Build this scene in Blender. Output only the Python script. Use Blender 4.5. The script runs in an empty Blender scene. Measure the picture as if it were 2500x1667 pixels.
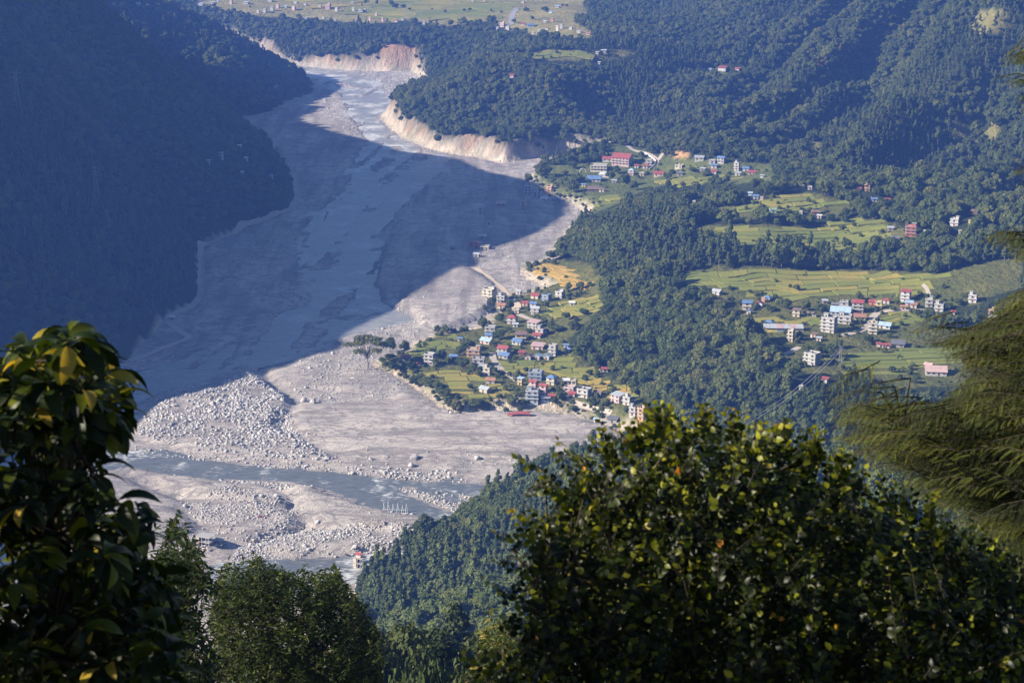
import bpy, math, random
import numpy as np
from mathutils import Matrix, Vector
R = math.radians
random.seed(7)
rng = np.random.default_rng(11)
scene = bpy.context.scene
# ------------------------------------------------------------------ camera
CAMZ = 415.0
FPX = 70.0 / 36.0 * 2500.0            # focal length in photo pixels (photo is 2500 x 1667)
PITCH = math.atan(1397.0 / FPX)
cd = bpy.data.cameras.new("camera")
cd.lens = 70; cd.sensor_width = 36; cd.clip_start = 0.1; cd.clip_end = 9000
cd.dof.use_dof = True; cd.dof.focus_distance = 1500; cd.dof.aperture_fstop = 11
cam = bpy.data.objects.new("camera", cd)
scene.collection.objects.link(cam)
cam.location = (0, 0, CAMZ); cam.rotation_euler = (math.pi / 2 - PITCH, 0, 0)
scene.camera = cam
# ------------------------------------------------------------------ sky, sun, exposure
SUN_EL, SUN_A = R(28), R(14)          # sun low on the left, a little behind the camera
world = bpy.data.worlds.new("World"); scene.world = world; world.use_nodes = True
wn = world.node_tree.nodes; wl = world.node_tree.links
bg = wn["Background"]
sky = wn.new("ShaderNodeTexSky"); sky.sky_type = 'NISHITA'; sky.sun_disc = False
sky.sun_elevation = SUN_EL; sky.sun_rotation = math.atan2(-math.cos(SUN_A), -math.sin(SUN_A))
sky.altitude = 600; sky.air_density = 1.3; sky.dust_density = 0.3; sky.ozone_density = 2.5
wl.new(sky.outputs[0], bg.inputs[0]); bg.inputs[1].default_value = 0.052
sd_ = bpy.data.lights.new("sun", 'SUN'); sd_.energy = 5.0; sd_.angle = R(0.5); sd_.color = (1.0, 0.90, 0.76)
sun = bpy.data.objects.new("sun", sd_); scene.collection.objects.link(sun)
ldir = Vector((math.cos(SUN_A) * math.cos(SUN_EL), math.sin(SUN_A) * math.cos(SUN_EL), -math.sin(SUN_EL)))
sun.rotation_euler = ldir.to_track_quat('-Z', 'Y').to_euler()
vs = scene.view_settings
vs.view_transform = 'Standard'; vs.look = 'None'; vs.exposure = 1.4; vs.gamma = 1.0; vs.use_curve_mapping = False
cy = scene.cycles
cy.use_denoising = True; cy.max_bounces = 4; cy.diffuse_bounces = 2; cy.glossy_bounces = 2
cy.transmission_bounces = 3; cy.volume_bounces = 1; cy.transparent_max_bounces = 6
cy.caustics_reflective = False; cy.caustics_refractive = False; cy.sample_clamp_indirect = 6
# ------------------------------------------------------------------ projection helpers
cp, sp_ = math.cos(PITCH), math.sin(PITCH)
def ray(px, py):
    """direction through a photo pixel, scaled so that its world y is 1"""
    u, v = (px - 1250.0) / FPX, (833.5 - py) / FPX
    dx, dy, dz = u, cp + v * sp_, -sp_ + v * cp
    return dx / dy, dz / dy
def atd(px, py, d):
    a, b = ray(px, py); return (a * d, d, CAMZ + b * d)
def atz(px, py, z):
    a, b = ray(px, py); d = (z - CAMZ) / b; return (a * d, d, z)
def zf(y):                                    # river floor climbs gently upstream
    return 0.006 * (np.asarray(y, float) - 1000.0)
def floor_pt(px, py):
    z = 0.0
    for _ in range(5):
        p = atz(px, py, z); z = float(zf(p[1]))
    return p
def project(x, y, z):
    x = np.asarray(x, float); y = np.asarray(y, float); z = np.asarray(z, float) - CAMZ
    f = y * cp - z * sp_; v = y * sp_ + z * cp
    f = np.maximum(f, 1e-3)
    return 1250 + FPX * x / f, 833.5 - FPX * v / f, f
def in_poly(px, py, poly):
    px = np.asarray(px, float); py = np.asarray(py, float)
    c = np.zeros(px.shape, bool); n = len(poly)
    for i in range(n):
        x1, y1 = poly[i]; x2, y2 = poly[(i + 1) % n]
        if y1 == y2: continue
        t = (y1 > py) != (y2 > py)
        c ^= t & (px < (x2 - x1) * (py - y1) / (y2 - y1) + x1)
    return c
def seg_dist(X, Y, pts, closed=True):
    D = np.full(X.shape, 1e18); n = len(pts)
    for i in range(n if closed else n - 1):
        ax, ay = pts[i][:2]; bx, by = pts[(i + 1) % n][:2]
        vx, vy = bx - ax, by - ay; L = vx * vx + vy * vy + 1e-9
        t = np.clip(((X - ax) * vx + (Y - ay) * vy) / L, 0, 1)
        d = (X - ax - t * vx) ** 2 + (Y - ay - t * vy) ** 2
        np.minimum(D, d, out=D)
    return np.sqrt(D)
def sdist(X, Y, pts):                          # > 0 outside
    return np.where(in_poly(X, Y, [p[:2] for p in pts]), -1, 1) * seg_dist(X, Y, pts)
def sstep(t):
    t = np.clip(t, 0, 1); return t * t * (3 - 2 * t)
_tab = np.random.default_rng(5).random((8, 256, 256)) * 2 - 1
def vnoise(x, y, s=0):
    x = np.asarray(x, float); y = np.asarray(y, float)
    xi = np.floor(x).astype(int); yi = np.floor(y).astype(int)
    fx = x - xi; fy = y - yi; fx = fx * fx * (3 - 2 * fx); fy = fy * fy * (3 - 2 * fy)
    T = _tab[s % 8]; a, b = xi & 255, (xi + 1) & 255; c, d = yi & 255, (yi + 1) & 255
    return (T[a, c] * (1 - fx) + T[b, c] * fx) * (1 - fy) + (T[a, d] * (1 - fx) + T[b, d] * fx) * fy
def fbm(x, y, o=4, s=0):
    r = 0; a = 1.0; t = 0
    for k in range(o):
        r = r + a * vnoise(x * 2 ** k + 17.3 * k, y * 2 ** k + 9.1 * k, s + k); t += a; a *= 0.5
    return r / t
# ------------------------------------------------------------------ mesh helpers
def mesh(name, V, Fc, mats=(), midx=None, smooth=False):
    me = bpy.data.meshes.new(name)
    V = np.asarray(V, np.float32).reshape(-1, 3)
    if isinstance(Fc, np.ndarray):
        k = Fc.shape[1]; n = len(Fc); loops = Fc.reshape(-1).astype(np.int32)
        starts = np.arange(n, dtype=np.int32) * k
    else:
        n = len(Fc); loops = np.array([i for f in Fc for i in f], np.int32)
        ln = np.array([len(f) for f in Fc]); starts = (np.cumsum(ln) - ln).astype(np.int32)
    me.vertices.add(len(V)); me.vertices.foreach_set("co", V.ravel())
    me.loops.add(len(loops)); me.loops.foreach_set("vertex_index", loops)
    me.polygons.add(n); me.polygons.foreach_set("loop_start", starts)
    for m in mats: me.materials.append(m)
    if midx is not None: me.polygons.foreach_set("material_index", np.asarray(midx, np.int32))
    me.update(calc_edges=True)
    me.polygons.foreach_set("use_smooth", np.full(n, bool(smooth)))
    return me
C = scene.collection
def link(name, data, parent=None, loc=None, rot=None, scale=None):
    o = bpy.data.objects.new(name, data); C.objects.link(o)
    if parent is not None: o.parent = parent
    if loc is not None: o.location = loc
    if rot is not None: o.rotation_euler = rot
    if scale is not None: o.scale = scale
    return o
def tag(o, label=None, cat=None, group=None, kind=None):
    if label: o["label"] = label
    if cat: o["category"] = cat
    if group: o["group"] = group
    if kind: o["kind"] = kind
    return o
def pattr(me, name, vals, typ='FLOAT', dom='POINT'):
    a = me.attributes.new(name, typ, dom)
    a.data.foreach_set("color" if 'COLOR' in typ else "vector" if 'VECTOR' in typ else "value", np.asarray(vals, np.float32).ravel())
class MB:
    """collects boxes, prisms and tubes into one mesh"""
    def __init__(s): s.v = []; s.f = []; s.m = []
    def add(s, V, Fc, m=0):
        b = len(s.v); s.v += [tuple(p) for p in V]; s.f += [tuple(i + b for i in f) for f in Fc]; s.m += [m] * len(Fc)
    def box(s, x0, x1, y0, y1, z0, z1, m=0):
        s.add([(x0, y0, z0), (x1, y0, z0), (x1, y1, z0), (x0, y1, z0), (x0, y0, z1), (x1, y0, z1), (x1, y1, z1), (x0, y1, z1)],
              [(0, 3, 2, 1), (4, 5, 6, 7), (0, 1, 5, 4), (1, 2, 6, 5), (2, 3, 7, 6), (3, 0, 4, 7)], m)
    def tube(s, pts, rad, n=5, m=0):
        pts = [Vector(p) for p in pts]; rad = rad if hasattr(rad, '__len__') else [rad] * len(pts)
        V = []; Fc = []
        for i, p in enumerate(pts):
            t = (pts[min(i + 1, len(pts) - 1)] - pts[max(i - 1, 0)]); t = t.normalized() if t.length > 1e-9 else Vector((0, 0, 1))
            a = t.cross(Vector((0.31, 0.17, 0.93))); a = a.normalized() if a.length > 1e-6 else Vector((1, 0, 0)); b = t.cross(a)
            for k in range(n):
                w = 2 * math.pi * k / n; V.append(p + (a * math.cos(w) + b * math.sin(w)) * rad[i])
        for i in range(len(pts) - 1):
            for k in range(n):
                k2 = (k + 1) % n; Fc.append((i * n + k, i * n + k2, (i + 1) * n + k2, (i + 1) * n + k))
        Fc.append(tuple(range(n))[::-1]); Fc.append(tuple((len(pts) - 1) * n + k for k in range(n)))
        s.add(V, Fc, m)
    def mesh(s, name, mats, smooth=False): return mesh(name, s.v, s.f, mats, s.m, smooth)
    def build(s, name, mats, parent=None, loc=None, rot=None, smooth=False):
        return link(name, s.mesh(name, mats if isinstance(mats, (list, tuple)) else [mats], smooth), parent, loc, rot)
# ------------------------------------------------------------------ materials
class NT:
    def __init__(s, name, rough=0.9, spec=0.3):
        s.m = bpy.data.materials.new(name); s.m.use_nodes = True; s.t = s.m.node_tree
        s.b = s.t.nodes["Principled BSDF"]; s.out = s.t.nodes["Material Output"]
        s.b.inputs["Roughness"].default_value = rough; s.b.inputs["Specular IOR Level"].default_value = spec
    def n(s, typ, **kw):
        nd = s.t.nodes.new(typ)
        for k, v in kw.items():
            if k in nd.inputs: nd.inputs[k].default_value = v
            else: setattr(nd, k, v)
        return nd
    def l(s, a, b): s.t.links.new(a, b)
    def noise(s, scale, detail=4, vec=None, rough=0.6, stretch=None):
        nd = s.n("ShaderNodeTexNoise"); nd.inputs["Scale"].default_value = scale; nd.inputs["Detail"].default_value = detail
        nd.inputs["Roughness"].default_value = rough
        if vec is None: vec = s.pos()
        if stretch:
            mp = s.n("ShaderNodeMapping"); mp.inputs["Scale"].default_value = stretch[:3]
            if len(stretch) > 3: mp.inputs["Rotation"].default_value = (0, 0, stretch[3])
            s.l(vec, mp.inputs[0]); vec = mp.outputs[0]
        s.l(vec, nd.inputs["Vector"]); return nd.outputs[0]
    def pos(s):
        if not hasattr(s, '_p'): s._p = s.n("ShaderNodeNewGeometry").outputs["Position"]
        return s._p
    def ramp(s, fac, stops):
        r = s.n("ShaderNodeValToRGB"); e = r.color_ramp.elements
        while len(e) < len(stops): e.new(0.5)
        for i, (p, c) in enumerate(stops):
            e[i].position = p; e[i].color = (*c, 1) if len(c) == 3 else c
        s.l(fac, r.inputs[0]); return r.outputs[0]
    def mix(s, fac, a, b, mode='MIX'):
        m = s.n("ShaderNodeMix"); m.data_type = 'RGBA'; m.blend_type = mode
        for v, i in ((fac, 0), (a, 6), (b, 7)):
            if isinstance(v, (int, float)): m.inputs[i].default_value = v
            elif isinstance(v, tuple): m.inputs[i].default_value = (*v, 1)
            else: s.l(v, m.inputs[i])
        return m.outputs[2]
    def math(s, op, a, b=None):
        m = s.n("ShaderNodeMath"); m.operation = op
        for v, i in ((a, 0), (b, 1)):
            if v is None: continue
            if isinstance(v, (int, float)): m.inputs[i].default_value = v
            else: s.l(v, m.inputs[i])
        return m.outputs[0]
    def col(s, c): s.l(c, s.b.inputs["Base Color"])
    def bump(s, h, strength=0.5, dist=1.0):
        b = s.n("ShaderNodeBump"); b.inputs["Strength"].default_value = strength; b.inputs["Distance"].default_value = dist
        s.l(h, b.inputs["Height"]); s.l(b.outputs[0], s.b.inputs["Normal"])
    def attr(s, name, typ='GEOMETRY'):
        a = s.n("ShaderNodeAttribute"); a.attribute_name = name; a.attribute_type = typ; return a
_mc = {}
def paint(c, rough=0.8, var=0.18, name=None, scale=0.6):
    """painted plaster or sheet, slightly stained"""
    k = (tuple(c), rough, var)
    if k in _mc: return _mc[k]
    t = NT(name or "paint_%d" % len(_mc), rough)
    nz = t.math('ADD', t.math('MULTIPLY', t.noise(scale, 5), 0.55), t.math('MULTIPLY', t.noise(scale * 2.2, 5, stretch=(1, 1, .25)), 0.45))
    d = tuple(x * (1 - var * 2.2) for x in c); u = tuple(min(0.85, x * (1 + var * 0.6)) for x in c)
    t.col(t.ramp(nz, [(0.3, d), (0.62, u)])); _mc[k] = t.m; return t.m
# ================================================================== terrain: heights
LEFT_BANK = [(250,140),(560,166),(690,180),(762,197),(765,225),(700,250),(655,275),(600,288),(575,310),(585,345),(640,370),(690,395),(712,430),
             (722,470),(712,500),(690,525),(620,547),(560,574),(500,600),(482,635),(492,690),(470,737),(400,777),(380,802),(330,850),(300,890),
             (200,930),(60,965),(-200,1010)]
RIGHT_BANK = [(300,108),(560,122),(640,142),(680,155),(760,163),(850,171),(960,174),(1005,173),(1030,190),(1045,205),(1010,225),(975,242),(955,265),
              (930,282),(945,302),(985,336),(1050,363),(1110,376),(1170,383),(1230,398),(1270,393),(1350,378),(1450,380),(1470,394),(1400,411),
              (1330,416),(1290,430),(1300,452),(1335,478),(1410,502),(1428,522),(1392,560),(1365,592),(1340,632),(1277,645),(1270,656),(1292,682),
              (1340,702),(1290,714),(1212,722),(1195,745),(1200,766),(1182,795),(1150,805),(1090,808),(1010,838),(975,865),(925,880),(915,905),
              (960,918),(990,936),(1050,976),(1080,1000),(1112,1013),(1200,1004),(1300,1001),(1400,1009),(1480,1036),(1545,1062),(1640,1110)]
NEAR_FOOT = [(1500,1112),(1400,1132),(1300,1155),(1195,1205),(1110,1280),(1010,1350),(870,1428),(850,1500),(820,1640),(780,1760),(300,1760),(-300,1700),(-500,1200)]
FLOOR = [floor_pt(*p) for p in RIGHT_BANK + NEAR_FOOT + LEFT_BANK[::-1]]
NB = len(RIGHT_BANK)
def Z(px, py, z): return atz(px, py, z)
CT = [floor_pt(*p) for p in [(500,700),(600,600),(800,400),(850,600),(600,1000),(900,1000),(1000,1100),(600,1250),(900,1300),(700,210),(850,250),
      (1050,650),(1200,600),(1250,550),(1150,450),(1350,540),(1300,620),(1000,720),(300,1000),(100,1100),(1200,1060),(400,1400),(650,450),(900,200),(300,130),(0,1300)]]
CT += [Z(*p) for p in [
  (1000,880,8),(1100,850,8),(1200,900,9),(1100,970,8),(1250,985,8),(1400,990,9),(1500,1010,10),(1300,850,10),(1350,760,10),(1400,700,11),(1310,665,9),(1400,650,11),
  (1500,900,12),(1550,960,12),(1450,720,13),(1600,1020,12),(1700,1070,14),(1430,560,13),(1400,620,11),
  (1650,655,38),(1780,725,36),(1830,800,34),(1880,850,33),(1600,565,38),(1700,545,40),(1530,600,34),(1560,720,30),(1600,800,28),(1650,880,26),(1750,960,24),
  (1800,685,40),(2000,685,40),(2200,700,42),(2350,715,45),(1900,800,36),(2100,850,35),(2300,890,35),(2100,930,33),(2250,960,32),(2000,985,29),(2450,830,38),(2600,800,44),
  (1850,1050,20),(2050,1080,20),(2300,1050,26),
  (1750,535,47),(1900,565,47),(2050,570,49),(2150,570,53),(1850,490,51),(1950,485,53),(2300,560,64),(2400,640,56),(2260,600,54),
  (1350,440,14),(1500,422,18),(1620,412,24),(1750,420,30),(1850,422,36),(1450,495,15),(1510,480,18),(1650,475,30),(1800,460,38),(1520,540,28),
  (1100,335,30),(1250,372,22),(1450,366,28),(1050,225,46),(1200,195,66),(1350,195,74),(1280,135,78),(1540,130,79),(1300,98,80),(1350,70,80),(1450,72,83),(1200,60,70),
  (1700,375,40),(1900,405,48),(2150,455,58),(1600,370,32),
  (600,30,60),(800,30,60),(1000,20,63),(1200,30,67),(1000,-40,66),(700,-40,64),(1300,40,75),(1400,20,84),(900,62,58),(1060,62,62),(500,10,60),(300,0,60)]]
CT += [atd(*p) for p in [
  (1500,200,2350),(1400,260,2270),(1250,280,2260),(1650,300,2260),(1700,200,2430),(1750,100,2600),(1700,20,2800),(1600,40,2900),(1770,170,2460),
  (1900,300,2170),(1950,200,2290),(2000,100,2420),(2050,0,2550),(2200,350,2000),(2250,250,2090),(2300,150,2190),(2350,50,2300),(2450,450,1840),(2480,350,1890),
  (2500,200,1990),(2500,50,2110),(2700,300,1790),(2700,0,1990),(2500,-150,2300),(2000,-150,2750),(1600,-100,3400),(2800,600,1480),(2900,900,1250),
  (700,120,2870),(700,80,2930),(700,50,3010),(850,132,2792),(850,95,2860),(980,107,2790),(1000,82,2850),(1050,150,2740),(1100,100,2800),(1200,150,2580),(1200,112,2690),(1060,187,2690),
  (1195,1340,945),(1195,1480,790),(1050,1420,905),(1000,1450,880),(1000,1550,745),(900,1500,865),(900,1640,690),(1400,1180,985),(1400,1300,890),(1600,1130,980),(1800,1200,830),(2200,1150,900),
  (1300,1650,640),(840,1690,690),(1700,1500,640),(2400,1300,700),(1250,1240,1030)]]
CT += [(x, d, 413 - 0.52 * d) for x in (-160, 0, 160, 330) for d in (0, 130, 270, 410)] + [(-330, 500, 60), (-330, 250, 200), (-350, 0, 360), (500, 200, 330), (520, 0, 420), (600, 500, 230)]
CT = np.array(CT)
def _phi(r2): return np.where(r2 > 0, 0.5 * r2 * np.log(r2 + 1e-12), 0)
_P = CT[:, :2] / 1000.0; _n = len(_P)
_K = _phi(((_P[:, None] - _P[None]) ** 2).sum(-1)) + np.eye(_n) * 2e-5
_Q = np.c_[np.ones(_n), _P]
_A = np.block([[_K, _Q], [_Q.T, np.zeros((3, 3))]])
_w = np.linalg.solve(_A, np.r_[CT[:, 2], 0, 0, 0])
def rbf(X, Y):
    sh = X.shape; x = X.ravel() / 1000; y = Y.ravel() / 1000
    r = _w[_n] + _w[_n + 1] * x + _w[_n + 2] * y
    for i in range(_n): r = r + _w[i] * _phi((x - _P[i, 0]) ** 2 + (y - _P[i, 1]) ** 2)
    return r.reshape(sh)
gx = np.arange(-1100, 1241, 4.5)
gy = np.r_[np.arange(-60, 560, 14), np.arange(560, 1500, 3.6), np.arange(1500, 2300, 5.5), np.arange(2300, 3500, 9), np.arange(3500, 4100, 30)]
X, Y = np.meshgrid(gx, gy)
ZF = zf(Y)
cx_ = np.arange(-1100, 1260, 20.0); cy_ = np.arange(-60, 4140, 20.0)      # smooth part on a coarse grid, then resampled
CX, CY = np.meshgrid(cx_, cy_); CZ = rbf(CX, CY)
def bil(grid, ax, ay, x, y):
    i = np.clip(np.searchsorted(ax, x) - 1, 0, len(ax) - 2); j = np.clip(np.searchsorted(ay, y) - 1, 0, len(ay) - 2)
    fx = np.clip((x - ax[i]) / (ax[i + 1] - ax[i]), 0, 1); fy = np.clip((y - ay[j]) / (ay[j + 1] - ay[j]), 0, 1)
    return (grid[j, i] * (1 - fx) + grid[j, i + 1] * fx) * (1 - fy) + (grid[j + 1, i] * (1 - fx) + grid[j + 1, i + 1] * fx) * fy
SM = bil(CZ, cx_, cy_, X, Y)
SM = np.where(SM > 300, 300 + (SM - 300) * 0.35, SM)
SM = np.where((Y > 700), np.minimum(SM, 405), np.minimum(SM, 425))
# gullies and spurs on the right-hand mountain
MOUNT = [Z(1480,372,28),Z(1700,376,40),Z(1890,425,46),Z(2100,448,56),Z(2300,515,66),Z(2520,560,64)] + [(1300, 1500), (1300, 4200), (420, 4200), (330, 3000), (210, 2560)]
hi = sstep(-sdist(X, Y, MOUNT) / 130)
ac = (X * 0.80 - Y * 0.60) + 75 * fbm(X / 320, Y / 320, 3, 3)
rid = (0.5 + 0.5 * np.cos(ac * 2 * math.pi / 172 + 1.0 + 1.5 * vnoise(X / 260, Y / 260, 4))) * (0.75 + 0.5 * vnoise(X / 200, Y / 200, 6)) + 0.22 * np.cos(ac * 2 * math.pi / 66 + 2.5 * vnoise(X / 90, Y / 90, 1))
SM = SM + hi * (rid * 40 - 9) + sstep((SM - ZF - 20) / 25) * fbm(X / 90, Y / 90, 4, 2) * 7
SDF = sdist(X, Y, FLOOR)
EDGE = np.full(X.shape, 13.0)
pxg, pyg, _ = project(X, Y, ZF)
EDGE[(pxg > 600) & (pxg < 1060) & (pyg < 200)] = 17
EDGE[(pxg > 900) & (pxg < 1290) & (pyg > 250) & (pyg < 410)] = 15
UPL = np.maximum(SM - ZF, 1.0)
ZB = ZF + sstep(SDF / EDGE) * UPL
# cliffs cut by the flood
ck = ((pxg > 900) & (pxg < 1290) & (pyg > 250) & (pyg < 410)) | ((pxg > 600) & (pxg < 1060) & (pyg < 200))
bank = np.where(ck, sstep(SDF / 8) * 4 + sstep((SDF - 3) / 14) * 4, 0)
bank = bank * sstep(1.6 - SDF / 80)
ZB = np.where(SDF > 0, np.maximum(ZB, np.minimum(ZF + bank + sstep(SDF / 12) * (fbm(X / 15, Y / 15, 3, 4) * 5 - np.abs(vnoise(X / 9, Y / 30, 3)) * 5), np.maximum(ZB, ZF + 20))), ZB)
# left mountain, its height set so that its shadow ends where the photograph shows it
lb = np.array([floor_pt(*p) for p in LEFT_BANK]); o_ = np.argsort(lb[:, 1])
ys = np.arange(500, 3000, 10.0)
xf = np.interp(ys, lb[o_, 1], lb[o_, 0])
xfs = np.convolve(np.pad(xf, 6, mode='edge'), np.ones(13) / 13, 'valid')
TIP = [(200,1075),(298,1036),(367,988),(509,955),(582,911),(631,921),(681,894),(827,850),(770,823),(900,766),(965,748),(1045,703),(1137,649),(1129,613),(1183,603),
       (1297,565),(1366,527),(1374,497),(1278,446),(1144,414),(1090,386),(953,371),(876,345),(800,326),(690,290),(740,268),(803,258),(842,222),(800,205),(757,193)]
tp = np.array([floor_pt(*p) for p in TIP]); tp = tp[np.argsort(tp[:, 1])]
WR = 300.0
def ridge_h(y):
    x0 = np.interp(y, ys, xfs) - WR
    s = np.arange(200, 1100, 4.0)
    tx = np.interp(y + s * math.sin(SUN_A), tp[:, 1], tp[:, 0])
    k = np.argmax(x0 + s * math.cos(SUN_A) >= tx)
    return s[k] * math.tan(SUN_EL) + 6
rh = np.array([ridge_h(y) for y in ys])
rh = np.convolve(np.pad(rh, 1, mode='edge'), np.ones(3) / 3, 'valid')
rh = rh * np.interp(ys, [2380, 2450, 2560, 2650, 2750, 2800], [1, .62, .9, 1, .55, 0])
XF = np.interp(Y, ys, xf); HR = np.interp(Y, ys, rh)
U = (np.interp(Y, ys, 0.5 * xf + 0.5 * xfs) - X) / WR
UU = np.clip(U, 0, None)
LZ = np.where(UU < 1, HR * UU ** 0.92, HR * (1 - 0.35 * (UU - 1))) * (1 + 0.0 * X)
rough = sstep(UU * 5) * sstep((1.02 - UU) * 6)
LZ = LZ + rough * (fbm(X / 70, Y / 70, 4, 6) * 10 + np.abs(vnoise(Y / 75 + X / 160, X / 300, 5)) * 9)
LEFTM = (X < XF) & (Y > 560) & (Y < 2860)
ZB = np.where(X < XF + 15, np.where(SDF <= 0, ZB, np.where(Y > 2790, ZB, np.minimum(ZB, ZF + 2))), ZB)
ZB = np.where(LEFTM & (Y < 2800), np.maximum(ZF + np.clip(LZ, 0, None), ZF + np.where(SDF > 0, sstep(SDF / 10) * 2.5, 0)), ZB)
# ------------------------------------------------------------------ the river bed
FL = SDF <= 0
def P2(pts): return [floor_pt(*p) for p in pts]
WATER = {
 'upper': [(640,143),(700,157),(760,163),(850,177),(900,190),(935,214),(948,240),(940,265),(918,285),(930,302),(962,327),(1003,352),(1060,373),(1100,383),(1085,398),(1075,420),
   (1040,450),(1005,480),(985,510),(960,545),(935,600),(920,650),(913,700),(930,735),(965,758),(1000,766),(1018,780),(985,790),(930,800),(870,813),(800,831),(740,851),(690,871),
   (628,886),(540,911),(459,936),(390,956),(329,986),(292,1030),(230,1080),(100,1060),(60,985),(200,945),(306,917),(421,884),(528,841),(574,819),(650,784),(757,738),(765,726),
   (723,668),(735,640),(752,610),(754,577),(740,540),(800,505),(832,470),(850,451),(862,420),(876,370),(905,352),(880,318),(862,290),(850,262),(840,230),(800,205),(740,185),(690,170),(640,158)],
 'lower': [(-60,1075),(150,1085),(250,1095),(326,1104),(480,1123),(633,1138),(767,1150),(862,1158),(977,1171),(1150,1182),(1260,1192),(1260,1215),(1150,1207),(1050,1192),(996,1184),
   (968,1196),(1015,1215),(1054,1234),(1111,1257),(1160,1262),(1120,1300),(1088,1287),(1065,1269),(1015,1253),(958,1246),(901,1223),(843,1203),(748,1181),(671,1171),(575,1167),
   (441,1158),(327,1150),(288,1143),(270,1150),(240,1135),(120,1130),(-60,1120)],
 'stream': [(560,1390),(640,1384),(700,1379),(770,1371),(868,1357),(976,1348),(1015,1332),(1060,1292),(1095,1290),(1030,1355),(940,1398),(850,1425),(700,1450),(560,1455)]}
BARS = [[(877,524),(890,500),(930,472),(950,470),(940,495),(905,522)], [(985,500),(1005,490),(975,545),(940,600),(905,620),(880,600),(930,560)],
        [(800,250),(840,262),(868,300),(890,330),(905,352),(880,345),(830,300)], [(760,780),(860,765),(940,762),(900,775),(800,795),(740,800)],
        [(760,190),(830,197),(890,215),(860,222),(800,205)], [(905,180),(960,185),(990,205),(960,240),(950,215)]]
WS = np.full(X.shape, 99.0)
for k, p in WATER.items(): WS = np.minimum(WS, sdist(X, Y, P2(p)))
for p in BARS: WS = np.maximum(WS, -sdist(X, Y, P2(p)))
fu, fv = Y + 0.15 * X, X - 0.15 * Y + 10 * vnoise(X / 60, Y / 120, 3)             # braided bars drawn out along the flow
brd = fbm(fu / 380, fv / 13, 3, 2)
WS = np.where((pyg < 900) & (pyg > 120) & (brd > 0.10), np.maximum(WS, (brd - 0.10) * 20), WS)
WS = WS + 4.0 * fbm(X / 22, Y / 22, 3, 3)
RAISE = [([(290,1142),(330,1152),(480,1175),(640,1195),(720,1225),(690,1240),(640,1236),(520,1225),(420,1200),(330,1170)], 4.0, 3),
         ([(705,1200),(760,1200),(860,1235),(960,1258),(1060,1280),(1040,1310),(930,1300),(800,1290),(735,1262),(722,1230)], 4.0, 3),
         ([(330,1060),(380,990),(520,952),(600,906),(690,960),(712,985),(690,1020),(660,1040),(740,1085),(830,1132),(700,1128),(480,1108)], 2.6, 11),
         ([(760,1310),(860,1290),(960,1300),(1050,1310),(1000,1335),(880,1345),(720,1362),(650,1340)], 3.5, 3),
         ([(480,1190),(640,1240),(740,1275),(700,1300),(600,1310),(520,1290),(450,1250)], 3.0, 6),
         ([(965,755),(1000,762),(1040,800),(1080,812),(1200,760),(1230,725),(1180,680),(1110,640),(1000,700)], 4.0, 4),
         ([(985,500),(1100,430),(1280,470),(1340,490),(1280,560),(1150,600),(1060,680),(960,740),(920,700),(940,620)], 2.2, 5),
         ([(700,1010),(760,990),(900,980),(1080,1010),(1300,1005),(1480,1040),(1500,1080),(1300,1110),(1100,1140),(900,1110),(760,1080),(690,1040)], 2.0, 14),
         ([(280,1160),(340,1190),(430,1230),(470,1290),(400,1330),(250,1330),(150,1250)], 5.0, 10),
         ([(500,600),(540,585),(640,560),(690,600),(720,680),(680,740),(560,790),(480,800),(500,700)], 2.0, 5),
         ([(860,900),(930,900),(1000,940),(1070,1000),(1090,1010),(960,985),(850,960),(700,940),(680,910),(760,880)], 3.0, 20)]
BUMP = (fbm(X / 45, Y / 45, 4, 1) * 1.6 + fbm(X / 12, Y / 12, 3, 2) * 1.15)
SMOOTHB = ((pxg > 720) & (pxg < 1540) & (pyg > 985) & (pyg < 1120)) | ((pxg > 930) & (pxg < 1340) & (pyg > 500) & (pyg < 800))
BUMP = np.where(SMOOTHB, BUMP * 0.35, BUMP)
ZR = ZF + BUMP * sstep(-SDF / 12)
for pts, h, e in RAISE:
    s = sdist(X, Y, P2(pts)) + 3 * fbm(X / 16, Y / 16, 2, 5)
    ZR = ZR + sstep(-s / e + 0.5) * h
# a side channel between the boulder bar and the mud fan
for pts, w, dp in [([(620,880),(655,930),(720,975),(690,1020),(700,1050)], 9, 2.2), ([(560,1330),(640,1310),(730,1290),(760,1255),(700,1235)], 8, 3.0),
                   ([(1300,560),(1200,600),(1120,640)], 4, 0.8), ([(1480,1075),(1200,1085),(900,1060),(780,1020)], 3, 0.7), ([(1400,1060),(1150,1040),(900,1020)], 2.5, 0.6),
                   ([(1250,1110),(1050,1085),(850,1075)], 2.5, 0.8), ([(1350,1040),(1120,1030),(950,1005)], 2.2, 0.6)]:
    D = seg_dist(X, Y, P2(pts), False); ZR = ZR - sstep(1 - D / w) * dp
ZR = np.where(WS < 6, np.minimum(ZR, ZF + np.clip(WS, -8, 6) * 0.33 - 0.4 + (ZR - ZF) * sstep(WS / 6)), ZR)
ZB = np.where(FL, ZR, np.where(SDF < 12, np.maximum(ZB, ZF - 0.2), ZB))
ZB = ZB + np.where(FL, 0, sstep((SDF - 20) / 30) * fbm(X / 28, Y / 28, 2, 7) * 0.5)
HG = ZB
def Zat(x, y): return bil(HG, gx, gy, np.asarray(x, float), np.asarray(y, float))
_ds = np.r_[np.arange(560, 1500, 1.5), np.arange(1500, 4000, 2.5)]
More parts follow.
